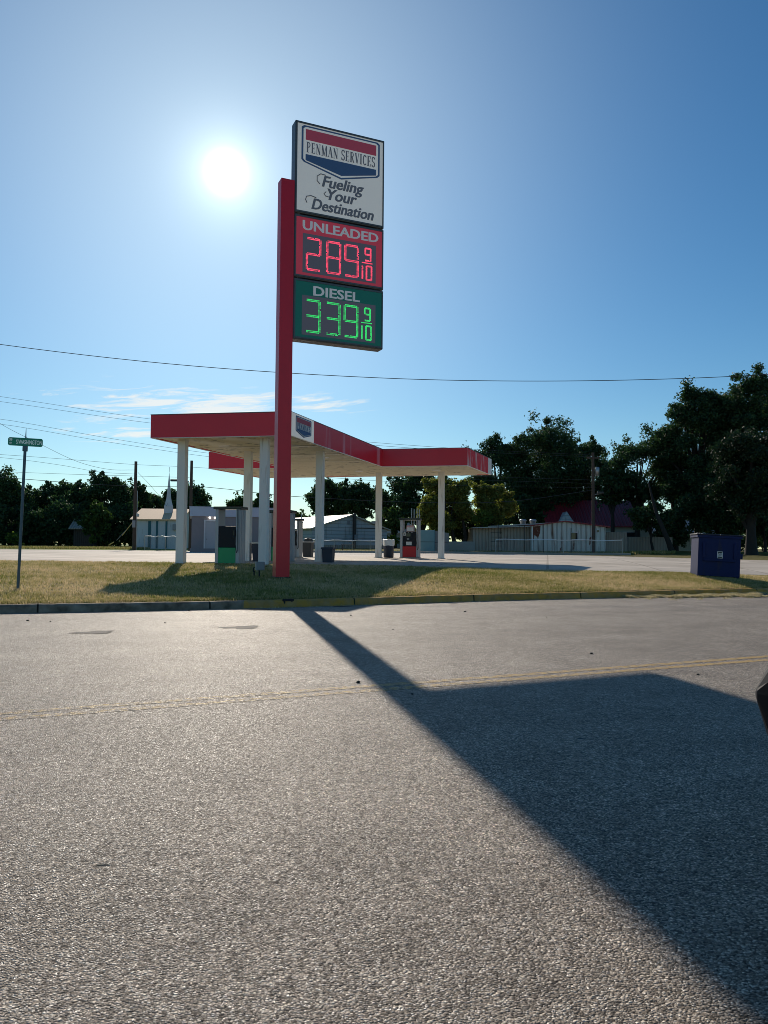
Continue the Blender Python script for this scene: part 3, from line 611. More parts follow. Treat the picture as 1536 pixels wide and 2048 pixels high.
# ------------------------------------------------------------------ street name sign
sx_, sy_ = -7.78, 16.45
e = empty('street_sign', (sx_, sy_, G(sx_, sy_)), 0, 'green street name blade reading S.WASHINGTON on a thin leaning post', 'street sign')
e.rotation_euler = (R(0), R(1.2), R(14))
MB().tube([(0, 0, -.2), (0, 0, 3.02)], .030, 10).build('post', M['post_blue'], e)
MB().bbox(-.05, -.03, 2.97, .05, .03, 3.09, .01).build('bracket', M['post_blue'], e)
bl = MB(); hw, hh = .345, .088
pts = []
for cx_, cz_, a in ((hw-.04, hh-.04, 0), (-hw+.04, hh-.04, 90), (-hw+.04, -hh+.04, 180), (hw-.04, -hh+.04, 270)):
    for i in range(5): pts.append((cx_+.04*math.cos(R(a+i*22.5)), cz_+.04*math.sin(R(a+i*22.5))+3.17))
bl.prism(pts, 'y', -.006, .006); blade = bl.build('blade', M['street_green'], e)
text('lettering', 'S.WASHINGTON', M['street_white'], blade, .130, (.075, -.008, 3.125), sx=.55, bold=.001, ext=.0008, spacing=.95)
text('lettering', '500', M['street_white'], blade, .075, (-.29, -.008, 3.185), sx=.5, bold=.002, ext=.0008)
text('lettering', 'ST', M['street_white'], blade, .07, (-.29, -.008, 3.105), sx=.6, bold=.002, ext=.0008)
MB().tube([(0, 0, 3.255), (0, 0, 3.30), (0, 0, 3.48)], [.02, .012, .004], 8).build('finial', M['galv'], e)

# ------------------------------------------------------------------ fuel canopy
PA, PB, PC, PD, PE_, PH, PG, PA2 = (-8.37, 27.39), (-3.24, 26.48), (-.09, 36.67), (3.88, 35.84), (5.63, 40.45), (-7.0, 43.5), (-8.79, 38.36), (-4.95, 37.68)
CAN_RZ = R(-11.5)
can = empty('fuel_canopy', (-3.0, 34.0, 0), CAN_RZ, 'cross-shaped filling station canopy with red fascia and cream underside on white columns', 'canopy')
ci = Matrix.Rotation(-CAN_RZ, 3, 'Z')
def lc(p): return (ci @ Vector((p[0]+3.0, p[1]-34.0, 0)))[:2]
ZU, ZT = 5.05, 5.86
ring = [lc(p) for p in (PA, PB, PC, PD, PE_, PH, PG, PA2)]
def shrink(ring, d):
    n = len(ring); out = []
    for i in range(n):
        a, b, c = Vector(ring[i-1]), Vector(ring[i]), Vector(ring[(i+1) % n])
        t1 = (b-a).normalized(); t2 = (c-b).normalized(); n1 = Vector((-t1.y, t1.x)); n2 = Vector((-t2.y, t2.x))
        k = (n1+n2); k /= max(.2, 1+n1.dot(n2)); out.append(tuple(b+k*d))
    return out
inner = shrink(ring, .06); inn2 = shrink(ring, .16)
MB().prism(inner, 'z', ZU+.03, ZU+.06).build('soffit', M['soffit'], can)
def spans(ring, y):
    xs = []
    for i in range(len(ring)):
        (ax, ay), (bx, by) = ring[i], ring[(i+1) % len(ring)]
        if (ay-y)*(by-y) < 0: xs.append(ax+(bx-ax)*(y-ay)/(by-ay))
    xs.sort(); return list(zip(xs[::2], xs[1::2]))
rb = MB(); y_ = min(p[1] for p in inner)+.15
while y_ < max(p[1] for p in inner)-.1:
    for (a_, b_) in spans(inner, y_+.04):
        if b_-a_ > .6: rb.box(a_+.12, y_, ZU-.005, b_-.12, y_+.08, ZU+.0285)
    y_ += .30
rb.build('deck_ribs', M['soffit'], can)
MB().prism(inner, 'z', ZT-.25, ZT-.20).build('roof', M['roof_metal'], can)
names = ['AB', 'BC', 'CD', 'DE', 'EH', 'HG', 'GA', 'A2A']
for i in range(8):
    a, b = ring[i], ring[(i+1) % 8]; a2, b2 = inner[i], inner[(i+1) % 8]
    m = {1: M['red_pink_streaked'], 3: M['red_peeling']}.get(i, M['red_fascia'])
    f = MB().prism([a, b, b2, a2], 'z', ZU, ZT).build('fascia', m, can)
    MB().prism([tuple(Vector(a)*1.002), tuple(Vector(b)*1.002), b2, a2], 'z', ZT+.0015, ZT+.03).build('cap_trim', M['trim'], f)
    MB().prism([a, b, b2, a2], 'z', ZU-.02, ZU-.0015).build('drip_edge', M['white_paint'], f)
# inner beams under the deck, seen as faint steps
for q in (.25, .5, .75):
    a = Vector(PA).lerp(Vector(PA2), q); b = Vector(PB).lerp(Vector(PC), q); a = Vector(lc(a)); b = Vector(lc(b)); t = (b-a).normalized(); n = Vector((-t.y, t.x))
    a += t*.12; b -= t*.12
    MB().prism([tuple(a), tuple(b), tuple(b+n*.16), tuple(a+n*.16)], 'z', ZU-.03, ZU+.028).build('beam', M['soffit'], can)
# recessed canopy lights
for (x, y) in ((-6.2, 29.6), (-3.4, 29.3), (-5.3, 33.6), (-2.6, 33.2), (-5.6, 39.6), (-1.3, 39.2), (2.6, 38.4)):
    lx, ly = lc((x, y)); MB().bbox(lx-.2, ly-.2, ZU-.004, lx+.2, ly+.2, ZU+.028, .01).build('light_panel', M['sticker'], can)
# white corner panel with the emblem on the side fascia next to the front corner
vB = Vector(lc(PB)); vC = Vector(lc(PC)); tBC = (vC-vB).normalized(); angBC = math.atan2(tBC.y, tBC.x)
pn = bpy.data.objects.new('corner_panel', None)
me = MB().bbox(.0, -.022, ZU-.005, 2.02, -.002, ZT+.005, .004)
o = me.build('corner_panel', M['sign_white'], can); o.location = (vB.x, vB.y, 0); o.rotation_euler = (0, 0, angBC)
bpy.data.objects.remove(pn)
# emblem pieces are meshes in the panel's own frame
def flat(par, pts, yy, m, name): return MB().prism(pts, 'y', yy, yy+.004).build(name, m, par)
cx, cz, w, h = 1.05, (ZU+ZT)/2, 1.42, .70
out = [(-.5, .46), (-.47, .5), (.47, .5), (.5, .46), (.5, -.24), (.47, -.29), (0, -.5), (-.47, -.29), (-.5, -.24)]
M['em_blue'] = mat('canopy_emblem_blue', (.02, .07, .22), .4); M['em_red'] = mat('canopy_emblem_red', (.45, .02, .05), .4)
flat(o, [(cx+p[0]*w, cz+p[1]*h) for p in out], -.030, M['em_blue'], 'emblem_outline')
flat(o, [(cx+p[0]*w*.93, cz+p[1]*h*.90) for p in out], -.036, M['sticker'], 'emblem_ground')
flat(o, [(cx-.43*w, cz+.18*h), (cx+.43*w, cz+.18*h), (cx+.43*w, cz+.42*h), (cx-.43*w, cz+.42*h)], -.042, M['em_red'], 'emblem_band')
flat(o, [(cx-.43*w, cz-.14*h), (cx+.43*w, cz-.14*h), (cx+.43*w, cz-.25*h), (cx, cz-.40*h), (cx-.43*w, cz-.25*h)], -.042, M['em_blue'], 'emblem_chevron')
slab('lettering', "PENMAN'S", M['em_blue'], o, cx-.42*w, cz-.12*h, .84*w, .28*h, -.038)
# white end of the right wing's side fascia
vD = Vector(lc(PD)); vE = Vector(lc(PE_)); tt = (vE-vD); ln_ = tt.length; ang = math.atan2(tt.y, tt.x)
o = MB().bbox(ln_-.75, -.02, ZU-.005, ln_+.012, -.002, ZT+.005, .004).build('end_panel', M['white_paint'], can); o.location = (vD.x, vD.y, 0); o.rotation_euler = (0, 0, ang)
# columns
for (x, y) in ((-7.36, 28.0), (-5.56, 31.4), (-4.27, 27.4), (-2.60, 31.1), (-.27, 40.0), (2.92, 39.2), (-5.15, 41.0)):
    lx, ly = lc((x, y)); g = G(x, y)
    c_ = MB().bbox(lx-.15, ly-.14, g-.1, lx+.15, ly+.14, ZU+.028, .012).build('column', M['white_paint'], can)
    MB().bbox(lx-.20, ly-.19, g-.02, lx+.20, ly+.19, g+.018, .005).build('base_plate', M['galv'], c_)

# ------------------------------------------------------------------ fuel dispensers
def dispenser(x, y, label, lower, number=None, poster=False, plain=False, w=.90, d=.62, h=2.06):
    t = empty('fuel_dispenser', (x, y, G(x, y)+.0), CAN_RZ, label, 'fuel pump', 'fuel dispensers under the canopy')
    MB().bbox(-w/2-.03, -d/2-.03, -.05, w/2+.03, d/2+.03, .035, .01).build('plinth', M['concrete'], t)
    for sx in (-1, 1):
        c = MB()
        a, b = (-w/2, -w/2+.12) if sx < 0 else (w/2-.12, w/2)
        c.bbox(a, -d/2, .036, b, d/2, h-.10, .012)
        for k in range(4):                                    # fluting on the outer side
            yy = -d/2+.06+k*(d-.12)/3.2
            xx = a-.014 if sx < 0 else b-.001
            c.box(xx, yy, .06, xx+.015, yy+.05, h-.14)
        c.build('side_column', M['silver'], t)
    MB().bbox(-w/2-.07, -d/2-.05, h-.099, w/2+.07, d/2+.05, h, .02).build('top_cap', M['blackgloss'], t)
    body = MB().bbox(-w/2+.121, -d/2+.03, .60, w/2-.121, d/2-.03, 1.36, .015).build('body', M['black'], t)
    MB().bbox(-w/2+.121, -d/2+.015, .04, w/2-.121, d/2-.015, .599, .015).build('lower_panel', lower, t)
    if not plain:
        MB().bbox(-.18, -d/2+.012, 1.10, .06, -d/2+.029, 1.27, .005).build('display', M['glass'], body)
        MB().bbox(-.13, -d/2+.014, .93, -.01, -d/2+.029, 1.02, .004).build('keypad', M['grey_box'], body)
        for q in (-.05, .13): MB().tube([(q, -d/2+.02, 1.315), (q, -d/2+.029, 1.315)], .03, 10).build('badge', M['grey_box'], body)
    if poster:
        MB().bbox(-.16, -d/2+.06, 1.37, .22, -d/2+.075, 1.68, .003).build('poster', M['sticker_pink'], t)
        MB().bbox(-.14, -d/2+.055, 1.39, .20, -d/2+.0585, 1.58, .001).build('notice', M['sticker'], t)
        MB().bbox(-.17, -d/2+.020, .66, .12, -d/2+.029, .84, .002).build('label_plate', M['sticker'], body)
    if number:
        pl = MB().bbox(-.315, -d/2+.020, 1.15, -.20, -d/2+.029, 1.32, .002).build('number_plate', M['sticker'], body)
        text('lettering', number, M['black'], pl, .16, (-.257, -d/2+.018, 1.175), sx=1.0, bold=.004, ext=.0008)
    # nozzle in its holster and the hose up to the cap
    nz = MB(); nz.bbox(w/2-.20, -d/2-.05, 1.02, w/2-.13, -d/2+.028, 1.22, .012); nz.tube([(w/2-.165, -d/2-.04, 1.04), (w/2-.165, -d/2-.09, .98), (w/2-.165, -d/2-.05, .90)], .014)
    nz.build('nozzle', M['blackgloss'], t)
    MB().tube([(w/2-.165, -d/2-.05, 1.2), (w/2-.12, -d/2-.11, 1.0), (w/2-.07, -d/2-.14, .7), (w/2-.03, -d/2-.13, .42), (w/2+.0, -d/2-.08, .5), (w/2-.02, -d/2-.05, 1.0), (w/2-.04, -d/2-.04, h-.12)], .014).build('hose', M['black'], t)
    return t
dispenser(-5.50, 27.62, 'green based fuel pump between the two front canopy columns', M['green_panel'], plain=True)
dispenser(-4.10, 30.95, 'dark fuel pump half hidden behind the red sign pole', M['green_panel'])
dispenser(-4.62, 38.9, 'far fuel pump just right of the sign pole beside a lidded bin', M['grey_box'], h=1.95)
dispenser(1.38, 40.05, 'red based fuel pump marked 2 between the right hand wing columns', M['red_panel'], '2', True, w=.96)

# ------------------------------------------------------------------ bins
def bin_square(x, y, w, h, label, m, rim=None, lid=None, papers=False):
    t = empty('waste_bin', (x, y, G(x, y)), CAN_RZ, label, 'trash can', 'waste bins by the pumps')
    b = MB(); k = w/2; q = k*.86
    b.add([(-q, -q, 0), (q, -q, 0), (q, q, 0), (-q, q, 0), (-k, -k, h), (k, -k, h), (k, k, h), (-k, k, h)], [(0, 3, 2, 1), (0, 1, 5, 4), (1, 2, 6, 5), (2, 3, 7, 6), (3, 0, 4, 7)])
    b.add([(-k+.02, -k+.02, h-.02), (k-.02, -k+.02, h-.02), (k-.02, k-.02, h-.02), (-k+.02, k-.02, h-.02)], [(0, 1, 2, 3)])
    b.build('body', m, t)
    r = MB()
    r.bbox(-k-.03, -k-.03, h-.05, k+.03, -k-.001, h+.02, .008); r.bbox(-k-.03, k+.001, h-.05, k+.03, k+.03, h+.02, .008); r.bbox(-k-.03, -k, h-.05, -k-.001, k, h+.018, .008); r.bbox(k+.001, -k, h-.05, k+.03, k, h+.018, .008)
    r.build('rim', rim or m, t)
    if lid:
        MB().lathe([(k*1.02, h+.02), (k*1.0, h+.09), (k*.8, h+.16), (k*.3, h+.19), (0.001, h+.19)], 18).build('lid', lid, t)
        MB().bbox(-.07, -k*.5, h+.18, .07, -k*.1, h+.205, .005).build('litter', M['bag'], t)
    if papers:
        MB().bbox(-.08, -.1, h+.36, .12, .1, h+.40, .004).build('towel_box', M['sticker'], t)
        MB().tube([(-k+.03, 0, h-.03), (-k+.03, 0, h+.48)], .012).tube([(k-.03, 0, h-.03), (k-.03, 0, h+.48)], .012).build('handle_frame', M['galv'], t)
    return t
bin_square(-5.06, 31.35, .47, .76, 'navy bin with a pale rim standing behind the front canopy columns', M['navy_plastic'], M['galv'])
bin_square(-4.02, 41.0, .50, .80, 'charcoal bin with a domed lid beside the far pump', M['grey_plastic'], M['galv'], M['grey_plastic'])
bin_square(-2.20, 30.75, .44, .58, 'short navy open bin at the foot of a white column', M['navy_plastic'])
t = empty('waste_bin', (.26, 40.35, G(.26, 40.35)), 0, 'round navy bin with a white liner folded over its top', 'trash can', 'waste bins by the pumps')
MB().lathe([(.24, 0), (.26, .02), (.275, .68), (.28, .70), (.001, .70)], 22).build('body', M['navy_plastic'], t)
bg_ = MB(); n = 26; prof_ = [(.292, .62), (.30, .72), (.305, .84), (.30, .93), (.255, .955), (.24, .93), (.2, .72), (.001, .71)]
vs = []
for (r, z) in prof_:
    for k in range(n):
        a = 2*math.pi*k/n; rr = r*(1+.045*math.sin(5*a)+.03*math.sin(11*a+1)); vs.append((rr*math.cos(a), rr*math.sin(a), z+(.02*math.sin(4*a+2) if z < .7 or z > .9 else 0)))
bg_.add(vs, [(i*n+k, i*n+(k+1) % n, (i+1)*n+(k+1) % n, (i+1)*n+k) for i in range(len(prof_)-1) for k in range(n)], True)
bg_.build('liner', M['bag'], t)

# ------------------------------------------------------------------ dumpster
dx, dy = 10.44, 24.37
e = empty('dumpster', (dx, dy, G(9.9, 24)-.03), R(-11.5), 'dark blue steel dumpster standing on the grass by the kerb', 'dumpster')
e.rotation_euler = (R(0), R(2.6), R(-11.5))
hw, hd = .615, .58
b = MB(); b.bbox(-hw, -hd, .06, hw, hd, 1.30, .012)
b.bbox(-hw-.035, -hd-.035, 1.24, hw+.035, -hd-.001, 1.32, .008); b.bbox(-hw-.035, -hd, 1.24, -hw-.001, hd+.03, 1.318, .008); b.bbox(hw+.001, -hd, 1.24, hw+.035, hd+.03, 1.318, .008)
b.box(-hw+.02, -hd+.02, .0, -hw+.12, hd-.02, .062); b.box(hw-.12, -hd+.02, .0, hw-.02, hd-.02, .062)
b.build('body', M['dumpster'], e)
for zz in (.52,):
    MB().bbox(-hw+.15, -hd-.05, zz, hw-.15, -hd-.001, zz+.07, .01).build('rib', M['dumpster'], e)
for sx in (-1, 1):
    k = MB(); x0 = sx*hw if sx > 0 else -hw-.11
    if sx > 0: k.bbox(x0+.001, -hd+.15, .62, x0+.10, hd-.15, .78, .01)
    k.bbox(sx*(hw-.16)-.04, -hd-.035, .62, sx*(hw-.16)+.04, -hd-.0015, 1.1, .008)
    k.build('fork_pocket', M['dumpster'], e)
l = MB(); l.bbox(-hw-.06, -hd-.06, 1.322, -.006, hd+.02, 1.36, .012); l.bbox(.006, -hd-.06, 1.322, hw+.06, hd+.02, 1.357, .012)
l.build('lid', M['lid'], e)
st = MB().box(-.06, -hd-.006, .62, .10, -hd-.002, .83).build('notice_sticker', M['sticker'], e)
MB().box(-.045, -hd-.0085, .785, .085, -hd-.0065, .815).box(-.045, -hd-.0085, .635, .085, -hd-.0065, .67).build('printed_band', M['black'], st)
text('lettering', 'NO', M['black'], st, .07, (.02, -hd-.008, .73), sx=1, ext=.0006); text('lettering', 'DUMPING', M['black'], st, .03, (.02, -hd-.008, .69), sx=.85, ext=.0006)
for i in range(6):
    MB().bbox(-hw-.055+i*.035, -hd-.062, 1.361, -hw-.030+i*.035, -hd+.12, 1.372, .002).build('lid_sticker', M['sticker'], e) if i % 2 == 0 else None
# ------------------------------------------------------------------ buildings
def house(name, label, cat, x, y, rz, w, d, he, hr, wall, roof, over=.3, ridge='x', z=None, wallh0=-.4, thick=.12):
    """box with a gabled roof. local x width, y depth; front is local -y"""
    g = G(x, y) if z is None else z
    t = empty(name, (x, y, g), R(rz), label, cat)
    m = MB(); a, b = w/2, d/2
    if ridge == 'x':
        m.add([(-a,-b,wallh0),(a,-b,wallh0),(a,b,wallh0),(-a,b,wallh0),(-a,-b,he),(a,-b,he),(a,b,he),(-a,b,he),(-a,0,hr),(a,0,hr)],
              [(0,1,5,4),(2,3,7,6),(1,2,6,9,5),(3,0,4,8,7),(0,3,2,1)])
        k = (hr-he)/b; o = over
        top_ = [(-a-o,-b-o,he-k*o),(a+o,-b-o,he-k*o),(a+o,0,hr),(-a-o,0,hr),(a+o,b+o,he-k*o),(-a-o,b+o,he-k*o)]
        r = MB(); v = [(p[0],p[1],p[2]+.02) for p in top_]+[(p[0],p[1],p[2]+.02+thick) for p in top_]
        r.add(v, [(0,3,2,1),(3,5,4,2),(6,7,8,9),(9,8,10,11),(0,1,7,6),(4,5,11,10),(1,2,8,7),(2,4,10,8),(3,0,6,9),(5,3,9,11)])
    else:
        m.add([(-a,-b,wallh0),(a,-b,wallh0),(a,b,wallh0),(-a,b,wallh0),(-a,-b,he),(a,-b,he),(a,b,he),(-a,b,he),(0,-b,hr),(0,b,hr)],
              [(0,1,5,8,4),(2,3,7,9,6),(1,2,6,5),(3,0,4,7),(0,3,2,1)])
        k = (hr-he)/a; o = over
        top_ = [(-a-o,-b-o,he-k*o),(-a-o,b+o,he-k*o),(0,b+o,hr),(0,-b-o,hr),(a+o,b+o,he-k*o),(a+o,-b-o,he-k*o)]
        r = MB(); v = [(p[0],p[1],p[2]+.02) for p in top_]+[(p[0],p[1],p[2]+.02+thick) for p in top_]
        r.add(v, [(0,3,2,1),(3,5,4,2),(6,7,8,9),(9,8,10,11),(0,1,7,6),(4,5,11,10),(1,2,8,7),(2,4,10,8),(3,0,6,9),(5,3,9,11)])
    m.build('wall', wall, t); r.build('roof', roof, t)
    return t
def window(t, x, y, z, w, h, frame='door_trim', pane='glass'):
    f = MB(); k = .06
    f.box(x-w/2-k, y-.05, z-k, x+w/2+k, y-.003, z); f.box(x-w/2-k, y-.05, z+h, x+w/2+k, y-.003, z+h+k); f.box(x-w/2-k, y-.05, z, x-w/2, y-.003, z+h); f.box(x+w/2, y-.05, z, x+w/2+k, y-.003, z+h)
    o = f.build('window', M[frame], t); MB().box(x-w/2, y-.03, z, x+w/2, y-.004, z+h).build('pane', M[pane], o); return o
def door(t, x, y, w, h, m='door_grey', z=.02):
    f = MB(); k = .12
    f.box(x-w/2-k, y-.07, z, x-w/2, y-.003, z+h+k); f.box(x+w/2, y-.07, z, x+w/2+k, y-.003, z+h+k); f.box(x-w/2, y-.07, z+h, x+w/2, y-.003, z+h+k)
    f.build('door_frame', M['door_trim'], t)
    o = MB().bbox(x-w/2+.01, y-.04, z, x+w/2-.01, y-.004, z+h-.01, .005).build('door', M[m], t)
    MB().tube([(x-w/2+.1, y-.09, 1.0), (x-w/2+.1, y-.04, 1.0)], .03).build('handle', M['dark_metal'], o); return o

# grey station building, flat metal roof
t = empty('station_building', (-11.9, 62.5, G(-11.9, 61)), R(14), 'low grey building with a pale metal roof band and one door', 'building')
MB().box(-3.6, -2.6, -.3, 3.6, 3.2, 2.75).build('wall', M['wall_grey'], t)
MB().box(-3.75, -2.75, 2.752, 3.75, 3.35, 3.45).box(-3.8, -2.8, 3.452, 3.8, 3.4, 3.50).build('roof', M['roof_blue'], t)
door(t, -1.98, -2.6, 1.15, 2.35)
for x in (-2.25, -1.85): 
    MB().bbox(x-.07, -2.76, 2.60, x+.07, -2.61, 2.72, .02).build('wall_lamp', M['lamp_glint_glow'], t)
MB().box(-3.7, -2.68, -.02, 3.7, -2.602, .28).build('skirting', M['wall_grey'], t)

# church with steeple
cy_ = 84
t = house('church', 'white church with teal pilasters and a thin white steeple behind the station', 'church', atx(331, cy_), cy_, 4, 4.6, 9, 2.95, 4.15, M['wall_church'], M['shingle_tan'], over=.35, ridge='x', z=.83)
for x in (-.62, .05, 1.0): MB().box(x-.09 if x > -.5 else x-.22, -4.58, .0, x+.09 if x > -.5 else x+.05, -4.503, 2.8).build('pilaster', M['teal'], t)
MB().bbox(1.7, -4.95, 1.9, 2.3, -4.51, 2.5, .03).build('air_conditioner', M['grey_box'], t)
s = MB(); s.bbox(.18, -2.0, 3.0, .98, -1.2, 4.55, .02)
s.add([(.22,-1.96,4.552),(.94,-1.96,4.552),(.94,-1.24,4.552),(.22,-1.24,4.552),(.37,-1.81,5.3),(.79,-1.81,5.3),(.79,-1.39,5.3),(.37,-1.39,5.3),(.58,-1.6,8.25)],
      [(0,1,5,4),(1,2,6,5),(2,3,7,6),(3,0,4,7),(4,5,8),(5,6,8),(6,7,8),(7,4,8)])
s.build('steeple', M['wall_church'], t)
MB().tube([(.58, -1.6, 8.2), (.58, -1.6, 8.7)], .02, 6).build('finial', M['galv'], t)

# white lap-sided house, gable towards the street
t = house('white_house', 'white lap-sided building with its gable end to the station and sunlit pale roof', 'building', -7.9, 97.6, 32, 10.2, 15, 2.35, 3.95, M['wall_white'], M['shingle_pale'], over=.35, ridge='y', z=.86)
MB().bbox(.05, -8.15, -.3, .40, -7.86, 4.2, .02).build('service_mast', M['dark_metal'], t)
MB().bbox(.1, -8.30, 1.1, .5, -8.16, 1.7, .02).build('meter_box', M['grey_box'], t)
MB().tube([(-2.1, 1.5, 2.9), (-2.1, 1.5, 4.35)], .07).build('vent_pipe', M['galv'], t)
MB().box(.45, -7.55, 2.45, 5.0, -7.503, 2.52).build('trim_board', M['dark_metal'], t)
MB().box(-4.9, -7.58, -.1, 5.0, -7.503, .45).build('stained_footing', M['shed_tan'], t)
MB().bbox(-.55, -7.55, 2.9, -.15, -7.503, 3.35, .01).build('gable_vent', M['grey_box'], t)

# small cottage far behind the bins
t = house('cottage', 'small far cottage with a pale roof glimpsed between trees and a column', 'house', 1.2, 118, -20, 6, 6, 2.3, 4.0, M['cream'], M['shingle_pale'], ridge='x', z=.95)
window(t, 0, -3.0, .9, 1.0, 1.0)
# barn under the trees at left
t = house('barn', 'dark weathered shed under the trees at the left edge of the field', 'shed', atx(166, 97), 98, 6, 2.0, 4, 2.3, 3.3, M['barn'], M['shed_tan'], ridge='x', z=.95, over=.5)
# storage boxes and block wall
e = MB().bbox(-.65, -.6, -.1, .65, .6, 2.0, .04).build('storage_box', M['teal_box'], None); e.location = (atx(855, 68), 68, G(atx(855, 68), 66)); e.rotation_euler = (0, 0, R(-6)); tag(e, 'pale teal storage container standing beside a grey one', 'container')
MB().box(-.62, -.62, .95, .62, -.601, .99).build('seam', M['dark_metal'], e)
e = MB().add([(-.7,-.6,-.1),(.7,-.6,-.1),(.7,.6,-.1),(-.7,.6,-.1),(-.7,-.6,1.98),(.7,-.6,1.75),(.7,.6,1.75),(-.7,.6,1.98)], [(0,3,2,1),(4,5,6,7),(0,1,5,4),(1,2,6,5),(2,3,7,6),(3,0,4,7)]).build('storage_box', M['grey_con'], None)
e.location = (atx(882, 68), 68.1, G(atx(882, 68), 66)); e.rotation_euler = (0, 0, R(-6)); tag(e, 'weathered grey storage container right of the teal one', 'container')
MB().box(-.67, -.62, .9, .67, -.601, .93).build('seam', M['dark_metal'], e)
x0, x1 = atx(898, 71), atx(950, 71)
e = MB().bbox(x0, 70.9, .3, x1, 71.1, 1.72, .02).build('block_wall', M['block_wall'], None); tag(e, 'low pale block wall behind the leaning tree trunks', 'wall')

# long metal shed: tan lean-to on the left, white gabled front with rust
zs = G(12, 72)
t = empty('metal_shed', (0, 0, 0), 0, 'long corrugated shed with rusty white gabled end and tan lean-to', 'shed')
ys = 72.0
def X(px): return atx(px, ys)
def Z(py, px=1100): return atz(py, ys, px)
w = MB(); gx = [(X(1064), Z(1052)), (X(1129), Z(1043.5)), (X(1212), Z(1053.5)), (X(1212), .2), (X(1064), .2)]
w.prism(gx[::-1], 'y', ys, ys+11).build('wall', M['shed_white'], t)
w = MB(); w.prism([(X(948), .2), (X(1063.8), .2), (X(1063.8), Z(1053.5)), (X(948), Z(1057.5))], 'y', ys+.9, ys+11).build('wall', M['shed_tan'], t)
MB().prism([(X(945), Z(1057.6)), (X(1064), Z(1053.4)), (X(1064), Z(1052)), (X(945), Z(1056.2))], 'y', ys-.1, ys+3.2).build('roof', M['shed_roof'], t)
MB().prism([(X(985), Z(1053.5)), (X(1131), Z(1043.8)), (X(1131), Z(1041.8)), (X(985), Z(1051))], 'y', ys+3.3, ys+11.3).build('roof', M['shed_roof'], t)
r = MB(); r.prism([(X(1060), Z(1053.0)), (X(1129), Z(1043.3)), (X(1129), Z(1041.2)), (X(1060), Z(1051))], 'y', ys-.3, ys+3.25); r.prism([(X(1129.3), Z(1043.3)), (X(1219), Z(1054.5)), (X(1219), Z(1052)), (X(1129.3), Z(1041.2))], 'y', ys-.3, ys+11.3)
r.build('roof', M['maroon_roof'], t)
MB().prism([(X(1066), Z(1088)), (X(1069), Z(1070)), (X(1076), Z(1076)), (X(1080), Z(1066)), (X(1081), Z(1052.0)), (X(1066), Z(1053.2))], 'y', ys-.02, ys-.004).build('rust_patch', M['rust'], t)
for (a, b, c_) in ((1178, 1090, 1073), (1145, 1100, 1085), (1119, 1103, 1094)): MB().prism([(X(a), Z(b)), (X(a+3), Z(b-3)), (X(a+4), Z(c_)), (X(a+1), Z(c_+2))], 'y', ys-.02, ys-.004).build('rust_patch', M['rust'], t)
f = MB().box(X(1141), ys-.06, Z(1079), X(1156), ys-.004, Z(1064)).build('window', M['door_trim'], t); MB().box(X(1142.3), ys-.07, Z(1078), X(1154.7), ys-.062, Z(1065)).build('pane', M['glass'], f)
f = MB().box(X(1193), ys-.06, Z(1065), X(1199), ys-.004, Z(1058)).build('window', M['door_trim'], t); MB().box(X(1194), ys-.07, Z(1064), X(1198), ys-.062, Z(1059)).build('pane', M['glass'], f)
d_ = MB().box(X(983), ys+.84, .5, X(1008), ys+.896, Z(1069)).build('garage_door', M['shed_tan'], t)
g_ = MB()
for k in range(5): g_.box(X(984), ys+.80, .9+k*.42, X(1007), ys+.838, .93+k*.42)
g_.build('door_slats', M['dark_metal'], d_)
for px in (1069, 1091): MB().lathe([(.28, Z(1049)-0), (.28, Z(1039)), (.38, Z(1038)), (.38, Z(1036.5)), (.25, Z(1034.5)), (.001, Z(1034))], 12, X(px), ys+6).build('roof_vent', M['galv'], t)
MB().box(X(1063), ys-.05, .3, X(1065.5), ys-.003, Z(1052.5)).build('corner_trim', M['white_paint'], t)
MB().box(X(1189), ys-.03, .3, X(1190.5), ys-.003, Z(1052)).build('door_seam', M['dark_metal'], t)

# tan fences right of the shed
e = MB().bbox(atx(1213, 73), 73, .3, atx(1254, 73), 73.1, atz(1060.5, 73), .01).build('board_fence', M['fence_wood'], None); tag(e, 'tall tan board fence joining the white shed wall', 'fence')
e = MB().bbox(atx(1255, 76), 76, .3, atx(1345, 76), 76.1, atz(1074, 76, 1300), .01).build('board_fence', M['fence_wood'], None); tag(e, 'lower tan board fence behind the leaning tree', 'fence')

# maroon roofed house
yr = 92
hx = atx(1200, yr)
t = house('red_roof_house', 'house with a long dark red metal roof half hidden by trees', 'house', hx, yr+4, -3, 11.6, 9, 3.2, 6.2, M['cream'], M['maroon_roof'], over=.5, ridge='x', z=.8)
g_ = MB(); g_.add([(-5.3,-5.3,2.7),(-2.6,-5.3,2.7),(-3.95,-5.3,4.7),(-5.3,-1,2.7),(-2.6,-1,2.7),(-3.95,-1,4.7)], [(0,1,2),(0,3,4,1),(0,2,5,3),(1,4,5,2),(3,5,4)]).build('gable', M['wall_white'], t)
MB().tube([(.6, -2, 4.4), (.6, -2, 5.6)], .07).build('vent_pipe', M['galv'], t)
window(t, 3.6, -4.5, 1.2, 1.3, 1.1); window(t, 1.2, -4.5, 1.2, 1.0, 1.1)
# pale house far right behind the trees
t = house('bungalow', 'pale bungalow mostly hidden in shade under the right hand trees', 'house', atx(1365, 95), 99, 4, 9, 7, 2.3, 3.9, M['cream'], M['shed_roof'], ridge='x', z=.8)
window(t, -2, -3.5, .9, 1.1, 1.0); window(t, 1.5, -3.5, .9, 1.1, 1.0)

